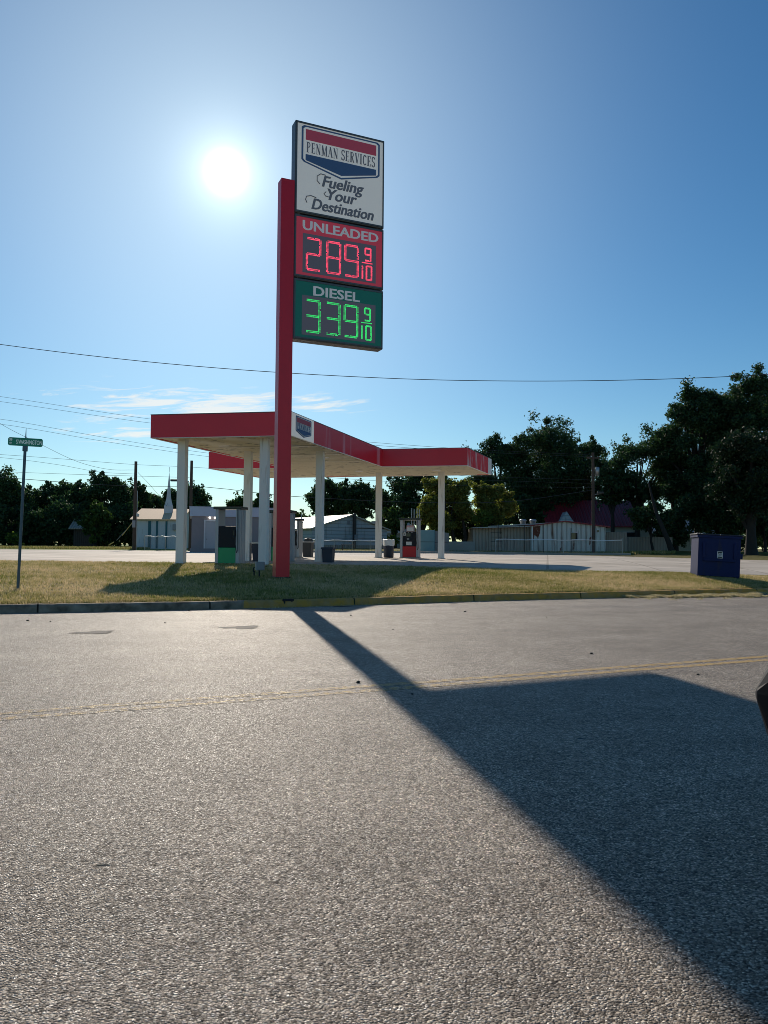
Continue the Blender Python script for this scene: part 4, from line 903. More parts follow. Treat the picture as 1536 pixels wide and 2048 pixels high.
# raised strip at the back of the lot
x0, x1 = atx(580, 62), atx(1262, 66)
v = []; n = 40
for i in range(n+1):
    x = x0+(x1-x0)*i/n; y = 62.0+4*i/n - (2 if False else 0); g = G(x, y)
    v += [(x, y, g-.02), (x, y, g+.17), (x, y+1.3, g+.17), (x, y+1.3, g-.02)]
raw('pavement', v, [(4*i+k, 4*(i+1)+k, 4*(i+1)+k+1, 4*i+k+1) for i in range(n) for k in range(3)]+[(0, 1, 2, 3), (4*n+3, 4*n+2, 4*n+1, 4*n)], M['concrete'])

# ------------------------------------------------------------------ chain link fences
def link_mat():
    m, nt, b = new_mat('chain_link'); N = nt.nodes; L = nt.links
    tcn = N.new('ShaderNodeTexCoord'); sp = N.new('ShaderNodeSeparateXYZ'); L.new(tcn.outputs['Object'], sp.inputs[0])
    outs = []
    for s in (1, -1):
        a = N.new('ShaderNodeMath'); a.operation = 'MULTIPLY_ADD'; a.inputs[1].default_value = s; L.new(sp.outputs[2], a.inputs[0]); L.new(sp.outputs[0], a.inputs[2])
        d = N.new('ShaderNodeMath'); d.operation = 'DIVIDE'; d.inputs[1].default_value = .09; L.new(a.outputs[0], d.inputs[0])
        p = N.new('ShaderNodeMath'); p.operation = 'PINGPONG'; p.inputs[1].default_value = .5; L.new(d.outputs[0], p.inputs[0])
        l = N.new('ShaderNodeMath'); l.operation = 'LESS_THAN'; l.inputs[1].default_value = .045; L.new(p.outputs[0], l.inputs[0]); outs.append(l)
    mx = N.new('ShaderNodeMath'); mx.operation = 'MAXIMUM'; L.new(outs[0].outputs[0], mx.inputs[0]); L.new(outs[1].outputs[0], mx.inputs[1])
    L.new(mx.outputs[0], b.inputs['Alpha']); b.inputs['Base Color'].default_value = (.3, .31, .31, 1); b.inputs['Metallic'].default_value = .6; b.inputs['Roughness'].default_value = .5
    return m
M['link'] = link_mat()
def chain_fence(p0, p1, h, posts, label, rail=.04, group=None):
    p0 = Vector(p0); p1 = Vector(p1); d = (p1-p0); L_ = d.length; rz = math.atan2(d.y, d.x)
    g0, g1 = G(*p0[:2]), G(*p1[:2])
    t = empty('chain_link_fence', (p0.x, p0.y, g0), rz, label, 'fence')
    dz = g1-g0
    MB().tube([(L_*k/12, 0, h+dz*k/12+.03*math.sin(k*1.7)) for k in range(13)], rail).build('top_rail', M['rail'], t)
    for f, hh in posts: MB().tube([(L_*f, .0, dz*f-.1), (L_*f, 0, dz*f+hh)], .035).build('post', M['dark_metal'] if hh > h+.3 else M['galv'], t)
    raw('mesh', [(0, .045, .02), (L_, .045, dz+.02), (L_, .045, dz+h), (0, .045, h)], [(0, 1, 2, 3)], M['link'], kind=None, parent=t)
    return t
a = at(993, 1106, 67); b_ = at(1248, 1112, 66)
chain_fence((a.x, 67.5), (b_.x, 66.5), 1.25, [(0, 1.25), (.02, 2.6), (.23, 2.5), (.38, 2.6), (.54, 1.3), (.6, 2.3), (.78, 2.6), (1, 1.45)], 'chain link fence with a pale top rail in front of the long shed')
chain_fence((atx(618, 71), 71), (atx(762, 71), 71), 1.05, [(0, 1.1), (.12, 1.2), (.35, 1.2), (.6, 1.1), (.85, 1.1), (1, 1.1)], 'chain link fence in front of the white gabled building')
chain_fence((atx(289, 71.5), 71.5), (atx(372, 71.5), 71.5), 1.3, [(0, 1.4), (.5, 1.3), (1, 1.3)], 'chain link fence along the front of the church')
# bench in front of the white building
e = empty('bench', (atx(712, 67.5), 67.5, G(-2.5, 67)), 0, 'small dark table bench in front of the white building', 'bench')
MB().bbox(-1.3, -.2, .62, -.1, .2, .68, .01).build('seat', M['dark_metal'], e)
for x in (-1.2, -.2): MB().box(x, -.15, -.05, x+.06, .15, .619).build('leg', M['dark_metal'], e)

# vent pipes behind the marked pump
e = empty('vent_pipes', (atx(831, 64), 64, G(2.6, 64)), 0, 'four thin tank vent pipes rising behind the red based pump', 'pipes')
for i, px in enumerate((-.33, -.13, .12, .30)): MB().tube([(px, 0, -.1), (px, 0, 3.75-.1*(i % 2))], .035, 8).build('pipe', M['galv'], e)

# ------------------------------------------------------------------ utility poles and wires
def upole(x, y, h, label, r=.16, arm=None, group=None, lean=0, box=True):
    t = empty('utility_pole', (x, y, G(x, y)), 0, label, 'utility pole', 'utility poles'); t.rotation_euler = (0, lean, 0)
    MB().tube([(0, 0, -.3), (0, 0, h*.5), (0, 0, h)], [r, r*.88, r*.75], 10).build('shaft', M['wood_pole'], t)
    if arm: MB().bbox(-arm, -.06, h-.55, arm, .06, h-.40, .01).build('crossarm', M['wood_pole'], t)
    return t
pl = upole(at(268, 1099, 71).x, 71, atz(923, 71, 272)-.66, 'brown wooden utility pole at the left edge of the lot with a yellow guy guard', .17)
MB().bbox(-.10, -.40, 2.1, .16, -.19, 2.75, .02).build('meter_box', M['grey_box'], pl)
MB().tube([(.22, -.05, 0), (.22, -.05, 5.5)], .03).build('conduit', M['galv'], pl)
MB().bbox(.18, -.2, 3.1, .42, .0, 3.4, .03).build('transformer', M['galv'], pl)
gw = MB().tube([(-.1, 0, 2.6), (-1.6, -.1, .9)], .02, 6).build('guy_wire', M['galv'], pl)
MB().tube([(-.1, 0, 2.7), (-1.1, -.07, 1.35)], .035, 8).tube([(-1.85, -.1, .75), (-2.3, -.12, .45)], .045, 8).build('guy_guard', M['yellow_guard'], pl)
p2 = upole(at(380, 1100, 74).x, 74, atz(921, 74, 380)-.7, 'utility pole hidden behind the leftmost canopy column with a street lamp arm', .17)
lm = MB().tube([(0, 0, 6.6), (-1.4, 0, 6.75)], .04).build('lamp_arm', M['galv'], p2)
MB().bbox(-2.0, -.14, 6.62, -1.3, .14, 6.82, .04).build('lamp_head', M['dark_metal'], lm)
p3 = upole(at(1187, 1106, 69).x, 69, atz(908, 69, 1187)-.55, 'utility pole standing in front of the white shed with a crossarm and transformer', .15, arm=.55)
MB().lathe([(.001, 7.05), (.2, 7.06), (.2, 7.75), (.12, 7.82), (.001, 7.83)], 14, .36, 0).build('transformer', M['galv'], p3)
lm = MB().tube([(.1, 0, 5.35), (.75, 0, 5.42)], .03).build('lamp_arm', M['galv'], p3)
MB().bbox(.35, -.12, 5.42, .95, .12, 5.60, .03).build('lamp_head', M['dark_metal'], lm)
upole(at(232, 1090, 105).x, 105, 5.2, 'thin far utility pole among the trees at left', .12)
upole(-33, 34.0, 13.1, 'tall utility pole standing left of the street', .17)
upole(33, 34.0, 10.9, 'tall utility pole standing at the right end of the lot', .17)
upole(-66, 73, 11.3, 'utility pole far along the back of the lot', .17, arm=.9)

def wire(pts, label, r=.018, n=28):
    """smooth wire through the given points"""
    P = resample([tuple(p) for p in pts], n)
    o = MB().tube([Vector(p) for p in P], r, 6, cap=False).build('overhead_wire', M['wire'], None)
    return tag(o, label, 'power line', 'overhead wires')
xs = [-33, -24, -17, -9, 0, 6, 12, 17, 25, 33]
wire([(x, 34, 8.72-.031*x+.00287*x*x) for x in xs], 'thick twisted cable crossing the whole sky above the canopy', .015, 60)
def pw(label, pts, r=.014): return wire([at(*p) for p in pts], label, r)
pw('upper of the two highest thin wires above the street sign', [(-480, 750, 73), (-200, 768, 73), (0, 793, 73), (300, 838, 73), (600, 872, 72), (900, 896, 71), (1183, 910, 69.2)])
pw('lower of the two highest thin wires above the street sign', [(-480, 762, 73), (-200, 779, 73), (0, 803, 73), (300, 846, 73), (600, 878, 72), (900, 901, 71), (1190, 914, 69.2)])
pw('upper wire of the middle pair passing behind the street name blade', [(-480, 790, 73), (0, 838, 73), (210, 875, 73), (414, 906, 73), (640, 930, 72), (900, 950, 71), (1186, 960, 69.2)])
pw('lower wire of the middle pair passing behind the street name blade', [(-480, 800, 73), (0, 848, 73), (210, 883, 73), (414, 913, 73), (640, 937, 72), (900, 957, 71), (1186, 967, 69.2)])
pw('wire meeting the top of the left wooden pole', [(-480, 880, 73), (0, 909, 72), (140, 919, 71.5), (269, 929, 71.2), (380, 934, 74), (700, 958, 73), (950, 972, 72), (1186, 975, 69.2)])
pw('slack service wire sweeping down from upper left to the left wooden pole', [(-300, 640, 60), (0, 847, 66), (80, 888, 67), (160, 925, 69), (220, 939, 70), (268, 940, 71.1)])
pw('thin wire ending just below the top of the left wooden pole', [(-480, 890, 73), (0, 915, 72), (120, 930, 71.5), (200, 944, 71.3), (269, 948, 71.1)])
pw('wire running behind the church steeple to the lamp pole', [(-480, 925, 74), (20, 944, 74), (160, 949, 74), (269, 952, 71.4), (379, 955, 73.9)])
pw('thick low wire hanging in front of the left treeline', [(-480, 925, 73), (60, 959, 72), (160, 967, 71.6), (268, 972, 71.2), (410, 974, 73), (551, 990, 73), (640, 996, 72), (840, 1005, 71), (1020, 1003, 70), (1186, 980, 69.2)], .026)
pw('slack wire dropping from the left wooden pole to the church roof', [(276, 945, 71.2), (300, 970, 76), (325, 1000, 80), (338, 1018, 83)])
pw('pale slack wire looping between the far thin pole and the trees', [(232, 1018, 105), (222, 1030, 104), (206, 1040, 103), (184, 1042, 102), (165, 1040, 101)])

# ------------------------------------------------------------------ trees
def leaf_mat(name, c, c2, trans=.30):
    m, nt, b = new_mat(name); N = nt.nodes; L = nt.links
    at_ = N.new('ShaderNodeAttribute'); at_.attribute_name = 'tone'
    mx = N.new('ShaderNodeMixRGB'); mx.inputs[1].default_value = (*c, 1); mx.inputs[2].default_value = (*c2, 1); L.new(at_.outputs['Fac'], mx.inputs[0])
    L.new(mx.outputs[0], b.inputs['Base Color']); b.inputs['Roughness'].default_value = .6; b.inputs['Specular IOR Level'].default_value = .25
    tr = N.new('ShaderNodeBsdfTranslucent'); hs = N.new('ShaderNodeHueSaturation'); hs.inputs['Saturation'].default_value = 1.15; hs.inputs['Value'].default_value = 1.5; L.new(mx.outputs[0], hs.inputs['Color']); L.new(hs.outputs[0], tr.inputs['Color'])
    ms = N.new('ShaderNodeMixShader'); ms.inputs[0].default_value = trans
    L.new(b.outputs[0], ms.inputs[1]); L.new(tr.outputs[0], ms.inputs[2]); L.new(ms.outputs[0], N['Material Output'].inputs['Surface'])
    return m
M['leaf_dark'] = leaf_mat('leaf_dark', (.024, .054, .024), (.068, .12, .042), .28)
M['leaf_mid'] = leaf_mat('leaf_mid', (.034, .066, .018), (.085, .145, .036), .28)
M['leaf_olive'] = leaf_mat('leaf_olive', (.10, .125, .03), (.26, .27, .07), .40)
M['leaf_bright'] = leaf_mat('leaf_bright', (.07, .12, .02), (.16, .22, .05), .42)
M['leaf_black'] = leaf_mat('leaf_black', (.012, .028, .013), (.032, .06, .022), .12)  # darker copy of the dark leaf, standing in for missing self-shadow
M['bark'] = mat('bark', (.030, .024, .019), .9, var=.35, scale=4, bump=.7, bscale=12)

def leaves(name, cent, size, m, parent, rg, kind=None):
    n = len(cent)
    u = rg.normal(size=(n, 3)); u /= np.linalg.norm(u, axis=1)[:, None]
    w = rg.normal(size=(n, 3)); w -= (w*u).sum(1)[:, None]*u; w /= np.linalg.norm(w, axis=1)[:, None]
    s = (size*rg.uniform(.6, 1.25, n))[:, None]
    fold = np.cross(u, w)*s*.18
    V = np.stack([cent-u*s*.6, cent+w*s*.36+fold, cent+u*s*.6, cent-w*s*.36+fold], 1).reshape(-1, 3).astype(np.float32)
    me = bpy.data.meshes.new(name); me.vertices.add(4*n); me.vertices.foreach_set('co', V.ravel())
    me.loops.add(4*n); me.loops.foreach_set('vertex_index', np.arange(4*n, dtype=np.int32))
    me.polygons.add(n); me.polygons.foreach_set('loop_start', np.arange(0, 4*n, 4, dtype=np.int32)); me.polygons.foreach_set('loop_total', np.full(n, 4, np.int32))
    a = me.attributes.new('tone', 'FLOAT', 'FACE'); a.data.foreach_set('value', rg.uniform(0, 1, n).astype(np.float32)**1.4)
    me.materials.append(m); me.update(calc_edges=True)
    o = bpy.data.objects.new(name, me); col.objects.link(o)
    if parent: o.parent = parent
    return o
def tree(x, y, H, W, base, label, seed, m='leaf_dark', n=12000, ls=.34, dens=1.0, trunks=1, lean=0., shape=.9, kind='tree', name='tree', D=None, extra=None, tr=None):
    """base: height of the crown's underside; W: crown width; clumps on limbs fill an uneven crown"""
    rg = np.random.default_rng(seed); g = G(x, y)
    t = empty(name, (x, y, g), 0, label, kind, 'trees round the station')
    a = W/2; b = (H-base)/2; cz = base+b; D = D or W*.8
    nb = int(34+W*3.4)
    cl = []
    tries = 0
    while len(cl) < nb and tries < 4000:
        tries += 1
        v = rg.normal(size=3); v /= np.linalg.norm(v); rr = rg.uniform(.35, 1.0)**.6
        p = np.array([v[0]*a*rr, v[1]*D/2*rr, v[2]*b*rr])
        # squarish lower crown, domed top
        if v[2] < 0: p[2] *= shape
        rad = rg.uniform(.085, .20)*min(W, (H-base)*1.2)*(.75 if rr > .85 else 1.0)
        k = 1-rad*.55/min(a, b); p *= max(.55, k) if rr > .8 else 1
        cl.append((p+np.array([lean*(p[2]/b)*.5, 0, cz]), rad))
    tot = sum(c[1]**2 for c in cl); P = []
    for c, r in cl:
        k = max(20, int(n*dens*r*r/tot)); v = rg.normal(size=(k, 3)); v /= np.linalg.norm(v, axis=1)[:, None]
        q = v*(rg.uniform(.0, 1, (k, 1))**.42)*r*np.array([1.05, 1, .72]); q *= 1+.22*np.sin(7*v[:, :1]+5*v[:, 1:2]+c[0])
        P.append(q+c)
    # stray sprays that break up the outline
    ns = max(8, int(nb*.9))
    for i in range(ns):
        c, r = cl[rg.integers(len(cl))]; d = c-np.array([0, 0, cz]); d /= np.linalg.norm(d)+1e-6; e_ = c+d*r*rg.uniform(.7, 1.15)+rg.normal(size=3)*r*.3
        k = int(n*.0022*dens)+6; P.append(e_+rg.normal(size=(k, 3))*r*.20)
    P = np.concatenate(P)
    leaves('crown', P, ls, M[m], t, rg)
    tk = MB()
    r0_ = tr or max(.10, H*.028)
    for k in range(trunks):
        ox = (k-(trunks-1)/2)*r0_*1.6; bx = (k-(trunks-1)/2)*W*.12+lean*.3
        mid = Vector((ox+bx*.4+rg.uniform(-.1, .1), 0, base*.55)); tp = Vector((ox+bx+rg.uniform(-.2, .2), 0, cz+b*.3))
        tk.tube([(ox, 0, -.3), (ox*1.0, 0, .15), mid, (ox+bx*.8, 0, base+.2*b), tp], [r0_*1.35, r0_, r0_*.8, r0_*.62, r0_*.2], 9)
    order = rg.permutation(len(cl))[:12]
    for i in order:
        c, r = cl[i]; s = Vector((lean*.2, 0, base*.7+rg.uniform(0, .5)*b)); e2 = Vector(c); m_ = s.lerp(e2, .5)+Vector((0, 0, .12*b))
        tk.tube([s, m_, e2], [r0_*.42, r0_*.26, r0_*.06], 6, cap=False)
    for pts, rs in (extra or []): tk.tube([Vector(p) for p in pts], rs, 9)
    tk.build('trunk', M['bark'], t)
    return t
def ptree(px, wpx, ytop, Y, ybase, label, seed, **k):
    x = atx(px, Y); g = G(x, Y); H = atz(ytop, Y, px)-g; W = wpx*Y/F_PX; base = max(-.4 if ybase > 1083 else .3, atz(ybase, Y, px)-g)
    return tree(x, Y, H, W, base, label, seed, **k)
# left treeline
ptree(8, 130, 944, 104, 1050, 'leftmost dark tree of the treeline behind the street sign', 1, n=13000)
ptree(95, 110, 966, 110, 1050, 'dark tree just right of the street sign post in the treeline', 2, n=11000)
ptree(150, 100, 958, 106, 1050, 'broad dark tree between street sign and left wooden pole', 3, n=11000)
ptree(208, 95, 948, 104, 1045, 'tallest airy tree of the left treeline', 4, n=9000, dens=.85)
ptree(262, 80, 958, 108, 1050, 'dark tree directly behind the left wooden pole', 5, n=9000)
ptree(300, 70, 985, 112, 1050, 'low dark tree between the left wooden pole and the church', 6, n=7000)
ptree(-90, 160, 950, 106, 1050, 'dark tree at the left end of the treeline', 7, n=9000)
for i, (px, w_, yt, Y) in enumerate(((20, 150, 1005, 99), (120, 150, 998, 100), (236, 110, 1005, 101), (285, 80, 1015, 103))):
    ptree(px, w_, yt, Y, 1100, ['low dense thicket under the leftmost trees', 'low dense thicket right of the street sign post', 'low dense thicket left of the wooden pole', 'low dense thicket beside the church'][i], 20+i, n=9000, ls=.32, kind='thicket', name='thicket')
for i, (px, lab) in enumerate(((-60, 'low understorey beyond the left edge'), (60, 'low understorey left part of the treeline behind the sign post'), (175, 'low understorey behind the dark barn'), (315, 'low understorey behind the church wall'))):
    ptree(px, 170, 1035, 112, 1100, lab, 120+i, n=9000, ls=.36, kind='thicket', name='thicket', shape=1.2)
ptree(190, 60, 1005, 93, 1078, 'rounded lighter green tree beside the dark barn', 30, m='leaf_mid', n=8000, ls=.28)
for i, (px, w_, yt) in enumerate(((25, 32, 1066), (185, 14, 1072))):
    ptree(px, w_, yt, 92, 1087, ['sunlit tuft of tall weeds left of the street sign post', 'sunlit tuft of tall weeds beside the dark barn'][i], 40+i, m='leaf_bright', n=700, ls=.22, kind='weeds', name='tall_weeds')
# behind church and station
ptree(372, 100, 968, 118, 1050, 'rounded tree behind the church and the leftmost column', 8, n=10000)
ptree(335, 50, 990, 122, 1050, 'small tree just left of the church steeple', 9, n=5000)
ptree(482, 62, 990, 125, 1055, 'pale rounded tree behind the second canopy column', 10, m='leaf_mid', n=7000)
ptree(522, 54, 982, 120, 1055, 'darker tree between the second and third columns', 11, n=6000)
ptree(590, 70, 1022, 130, 1075, 'low tree just right of the sign pole', 12, m='leaf_mid', n=6000)
# behind the white gabled building
ptree(662, 100, 955, 120, 1045, 'big dark tree behind the white gabled building', 13, n=16000)
ptree(718, 72, 965, 118, 1045, 'narrower dark tree behind the gable of the white building', 14, n=9000)
ptree(790, 90, 945, 112, 1060, 'airy dark tree behind the middle of the canopy wing', 15, n=9000, dens=.8)
ptree(845, 100, 935, 108, 1065, 'dark tree under the right canopy wing', 16, n=11000)
ptree(785, 60, 1015, 100, 1070, 'small green tree above the round bin', 17, m='leaf_mid', n=5000)
ptree(786, 40, 1070, 96, 1092, 'bright shrub beside the round bin', 18, m='leaf_bright', n=1400, ls=.2, kind='shrub', name='shrub')
# olive trees in front of the shed
ptree(890, 118, 948, 74, 1075, 'wide olive green tree under the right canopy wing', 50, m='leaf_olive', n=42000, ls=.2, dens=1.0, trunks=1, extra=[([(1.45, 0, -.3), (1.25, 0, .5), (.85, 0, 1.1), (.7, 0, 1.8), (.5, 0, 3.2)], [.27, .23, .2, .18, .1]), ([(1.9, 0, -.3), (1.85, 0, .6), (2.0, 0, 1.4), (1.7, 0, 3.2)], [.28, .24, .2, .12])])
ptree(985, 92, 958, 76, 1062, 'olive green tree behind the end of the canopy', 51, m='leaf_olive', n=26000, ls=.2, dens=1.0, trunks=2)
ptree(962, 44, 1022, 73.5, 1058, 'small yellow green shrub rising beside the tan lean-to', 52, m='leaf_bright', n=3200, ls=.2, kind='shrub', name='shrub')
ptree(925, 70, 1012, 78, 1088, 'low dark shrub mass behind the leaning trunks', 53, n=6000, ls=.28, kind='shrub', name='shrub')
# big dark trees centre right
ptree(1000, 130, 868, 100, 1040, 'tall dark tree above the end of the canopy wing', 60, n=24000, ls=.25)
ptree(1090, 190, 842, 98, 1045, 'broadest dark tree behind the long shed', 61, n=42000, ls=.25)
ptree(1172, 100, 866, 101, 1040, 'dark tree behind the crossarm utility pole', 62, n=20000, ls=.25)
ptree(1040, 150, 985, 95, 1062, 'low dark tree between shed roof and tall trees', 63, n=9000, ls=.32)
ptree(1275, 140, 874, 90, 1020, 'airy tree with sky showing through above the red roof', 64, n=19000, ls=.24, dens=.75)
ptree(1225, 70, 930, 88, 1015, 'smaller tree between the utility pole and the airy tree', 65, n=6000, ls=.3)
ptree(1306, 80, 1000, 74, 1066, 'low dark leaning tree in front of the lower board fence', 66, n=5500, ls=.28, lean=-1.0, extra=[([(.75, -3, -.2), (.4, -3, .9), (-.1, -2.9, 2.2), (-.6, -2.5, 3.8), (-.9, -1.5, 6.5)], [.30, .24, .20, .15, .06])])
# right hand giants
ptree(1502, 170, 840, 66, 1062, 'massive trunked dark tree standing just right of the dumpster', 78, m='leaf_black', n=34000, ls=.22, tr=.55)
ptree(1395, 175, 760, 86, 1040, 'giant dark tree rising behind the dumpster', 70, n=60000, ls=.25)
ptree(1350, 90, 850, 92, 1030, 'sparse tree on the left flank of the giant tree', 71, n=9000, ls=.30, dens=.8)
ptree(1500, 190, 735, 84, 1050, 'tallest dark tree at the right edge', 72, n=64000, ls=.25)
ptree(1440, 170, 930, 82, 1080, 'dense dark lower tree directly above the dumpster', 73, n=30000, ls=.28)
ptree(1640, 190, 760, 88, 1060, 'dark tree past the right edge of the lot', 74, n=14000, ls=.34)
ptree(1530, 110, 960, 80, 1085, 'low dark tree at the right end of the lot', 75, n=12000, ls=.30)
ptree(1345, 70, 1030, 84, 1095, 'dark shrub mass beside the leaning tree', 76, n=5500, ls=.28, kind='shrub', name='shrub')
ptree(1525, 30, 1055, 100, 1100, 'sunlit green shrub glimpsed right of the dumpster', 77, m='leaf_bright', n=1200, ls=.22, kind='shrub', name='shrub')
for i, (px, w_, yt, Y) in enumerate(((1370, 150, 1020, 104), (1240, 130, 1020, 110), (1480, 160, 1020, 100))):
    ptree(px, w_, yt, Y, 1105, ['dense thicket filling the gap behind the bungalow', 'dense thicket behind the red roofed house', 'dense thicket behind the tallest tree'][i], 90+i, n=9000, ls=.34, kind='thicket', name='thicket')
# ------------------------------------------------------------------ grass
def blades(name, P, hgt, wid, m, label, lean=.45, seed=3, tone=None):
    rg = np.random.default_rng(seed); n = len(P)
    a = rg.uniform(0, 2*np.pi, n); h = (hgt*rg.uniform(.45, 1.3, n))[:, None]; w = wid*rg.uniform(.7, 1.4, n)[:, None]
    side = np.stack([np.cos(a), np.sin(a), np.zeros(n)], 1)
    b = rg.uniform(0, 2*np.pi, n); le = rg.uniform(0, lean, n)*1.0
    tipv = np.stack([np.cos(b)*le, np.sin(b)*le, np.ones(n)], 1)*h
    V = np.stack([P-side*w/2, P+side*w/2, P+tipv], 1).reshape(-1, 3).astype(np.float32)
    me = bpy.data.meshes.new(name); me.vertices.add(3*n); me.vertices.foreach_set('co', V.ravel())
    me.loops.add(3*n); me.loops.foreach_set('vertex_index', np.arange(3*n, dtype=np.int32))
    me.polygons.add(n); me.polygons.foreach_set('loop_start', np.arange(0, 3*n, 3, dtype=np.int32)); me.polygons.foreach_set('loop_total', np.full(n, 3, np.int32))
    at2 = me.attributes.new('tone', 'FLOAT', 'FACE'); at2.data.foreach_set('value', (rg.uniform(0, 1, n) if tone is None else tone).astype(np.float32))
    me.materials.append(m); me.update(calc_edges=True)
    o = bpy.data.objects.new(name, me); col.objects.link(o); return tag(o, label, 'grass', kind='stuff')
def blade_mat(name, stops, trans=.3):
    m, nt, b = new_mat(name); N = nt.nodes; L = nt.links
    at_ = N.new('ShaderNodeAttribute'); at_.attribute_name = 'tone'; rp = N.new('ShaderNodeValToRGB'); e = rp.color_ramp.elements
    e[0].position = stops[0][0]; e[0].color = (*stops[0][1], 1); e[1].position = stops[-1][0]; e[1].color = (*stops[-1][1], 1)
    for p, c in stops[1:-1]: q = e.new(p); q.color = (*c, 1)
    L.new(at_.outputs['Fac'], rp.inputs[0]); L.new(rp.outputs[0], b.inputs['Base Color']); b.inputs['Roughness'].default_value = .7; b.inputs['Specular IOR Level'].default_value = .2
    tr = N.new('ShaderNodeBsdfTranslucent'); L.new(rp.outputs[0], tr.inputs['Color']); ms = N.new('ShaderNodeMixShader'); ms.inputs[0].default_value = trans
    L.new(b.outputs[0], ms.inputs[1]); L.new(tr.outputs[0], ms.inputs[2]); L.new(ms.outputs[0], N['Material Output'].inputs['Surface']); return m
M['blade'] = blade_mat('grass_blade', [(0, (.13, .18, .035)), (.3, (.27, .26, .07)), (.6, (.52, .42, .19)), (1, (.80, .62, .38))], .42)
M['straw'] = blade_mat('straw', [(0, (.34, .27, .11)), (.5, (.62, .52, .28)), (1, (.85, .74, .48))], .4)
def lowfreq(x, y): return .5+.22*np.sin(x*.8+y*.35+1)+.16*np.sin(x*.31-y*.9)+.12*np.sin(x*2.1+y*1.3)+.10*np.sin(x*.13+y*3.1+2)
def surf_points(n, s0, s1, rg, tp=1.0):
    s = rg.uniform(s0, s1, n)*(NS-1); i = np.clip(s.astype(int), 0, NS-2); f = (s-i)[:, None]; t = rg.uniform(0, 1, n)**tp
    A = KB[i]*(1-f)+KB[i+1]*f; B = LF[i]*(1-f)+LF[i+1]*f
    P = A*(1-t[:, None])+B*t[:, None]; P[:, 2] = vprof(A[:, 2], B[:, 2], t, P) - .004
    return P, t
rg = np.random.default_rng(5)
# stations of the verge seen by the camera: KP index 2..8 of 10
P, t_ = surf_points(430000, .17, .90, rg, 1.15)
vis = (np.abs(P[:, 0]) < P[:, 1]*.62+3)
P = P[vis]; t_ = t_[vis]
tone = np.clip(lowfreq(P[:, 0], P[:, 1])*.62+rg.normal(.22, .20, len(P)), 0, 1)
blades('grass', P, .055, .012, M['blade'], 'mown grass of the verge, part green and part dry', tone=tone, seed=6)
# tufts give the turf its lumpy light and dark texture
C0, tc_ = surf_points(11000, .17, .90, rg, 1.25)
ok = np.abs(C0[:, 0]) < C0[:, 1]*.62+3; C0 = C0[ok]
ct = np.clip(lowfreq(C0[:, 0], C0[:, 1])*.6+rg.normal(.22, .22, len(C0)), 0, 1); cs = rg.uniform(.03, .11, len(C0))
k18 = 18; P = np.repeat(C0, k18, 0); a_ = rg.uniform(0, 2*np.pi, len(P)); r_ = np.sqrt(rg.uniform(0, 1, len(P)))*np.repeat(cs, k18)
P[:, 0] += np.cos(a_)*r_*1.5; P[:, 1] += np.sin(a_)*r_
blades('grass_tufts', P, .072, .015, M['blade'], 'thicker lumpy tufts scattered over the mown verge', lean=.8, seed=14, tone=np.clip(np.repeat(ct, k18)+rg.normal(0, .08, len(P)), 0, 1))
P, t_ = surf_points(60000, .17, .90, rg, 1.0)
A = rg.uniform(0, 1, len(P)); k_ = rg.uniform(.17, .9, len(P))*(NS-1); i_ = np.clip(k_.astype(int), 0, NS-2); f_ = (k_-i_)[:, None]
E_ = KB[i_]*(1-f_)+KB[i_+1]*f_; nn = kn[i_]; off = rg.uniform(.13, .36, len(P))
E_[:, :2] += nn*off[:, None]; E_[:, 2] = .128+.05*np.clip(off, 0, 1)
blades('kerb_grass', E_, .060, .012, M['blade'], 'longer ragged grass fringe leaning over the kerb', lean=.9, seed=8, tone=np.clip(rg.normal(.5, .2, len(E_)), 0, 1))
# straw and clippings on the road by the kerb at right
def strip_pts(x0, x1, n, w0, w1, rg):
    xs_ = rg.uniform(x0, x1, n); ii = np.searchsorted(K[:, 0], xs_); ii = np.clip(ii, 1, NS-1); f = ((xs_-K[ii-1, 0])/(K[ii, 0]-K[ii-1, 0]))[:, None]
    Q = K[ii-1]*(1-f)+K[ii]*f; o_ = w0+(w1-w0)*rg.uniform(0, 1, n)**1.0
    Q[:, :2] -= kn[ii-1]*o_[:, None]; Q[:, 2] = .002; return Q
Q = strip_pts(6.0, 11.6, 90000, -.02, 1.35, rg)
ofs = np.zeros(len(Q)); ii_ = np.clip(np.searchsorted(K[:, 0], Q[:, 0]), 1, NS-1)
u_ = Q[:, 0]*.914+Q[:, 1]*.407; v_ = -Q[:, 0]*.407+Q[:, 1]*.914
kv_ = np.interp(u_, K[:, 0]*.914+K[:, 1]*.407, -K[:, 0]*.407+K[:, 1]*.914); o_ = kv_-v_
m_ = np.exp(-((o_-(.18+.06*np.sin(u_*1.3)))/.26)**2)*(u_ > 13.2)*(u_ < 18.4)+1.0*np.exp(-((o_-(.62+.08*np.sin(u_*2)))/.13)**2)*(u_ > 14.5)*(u_ < 17.6)+np.exp(-((o_-(1.0+.05*np.sin(u_*3)))/.12)**2)*(u_ > 16.6)
m_ = m_+.25*np.sin(u_*7+o_*9)+.2*np.sin(u_*17-o_*13)
keep = m_+rg.normal(0, .16, len(Q)) > .62
Q = Q[keep]; Q[:, 2] += rg.uniform(0, 1, len(Q))*.055*np.clip(m_[keep]-.4, 0, 1)
blades('straw_clippings', Q, .035, .016, M['straw'], 'dry clippings drifted on the road along the kerb', lean=2.0, seed=9)
Q = strip_pts(-2.5, 9.0, 900, .0, .25, rg); blades('kerb_litter', Q, .03, .012, M['straw'], 'sparse dry scraps lying in the gutter', lean=2.5, seed=10)
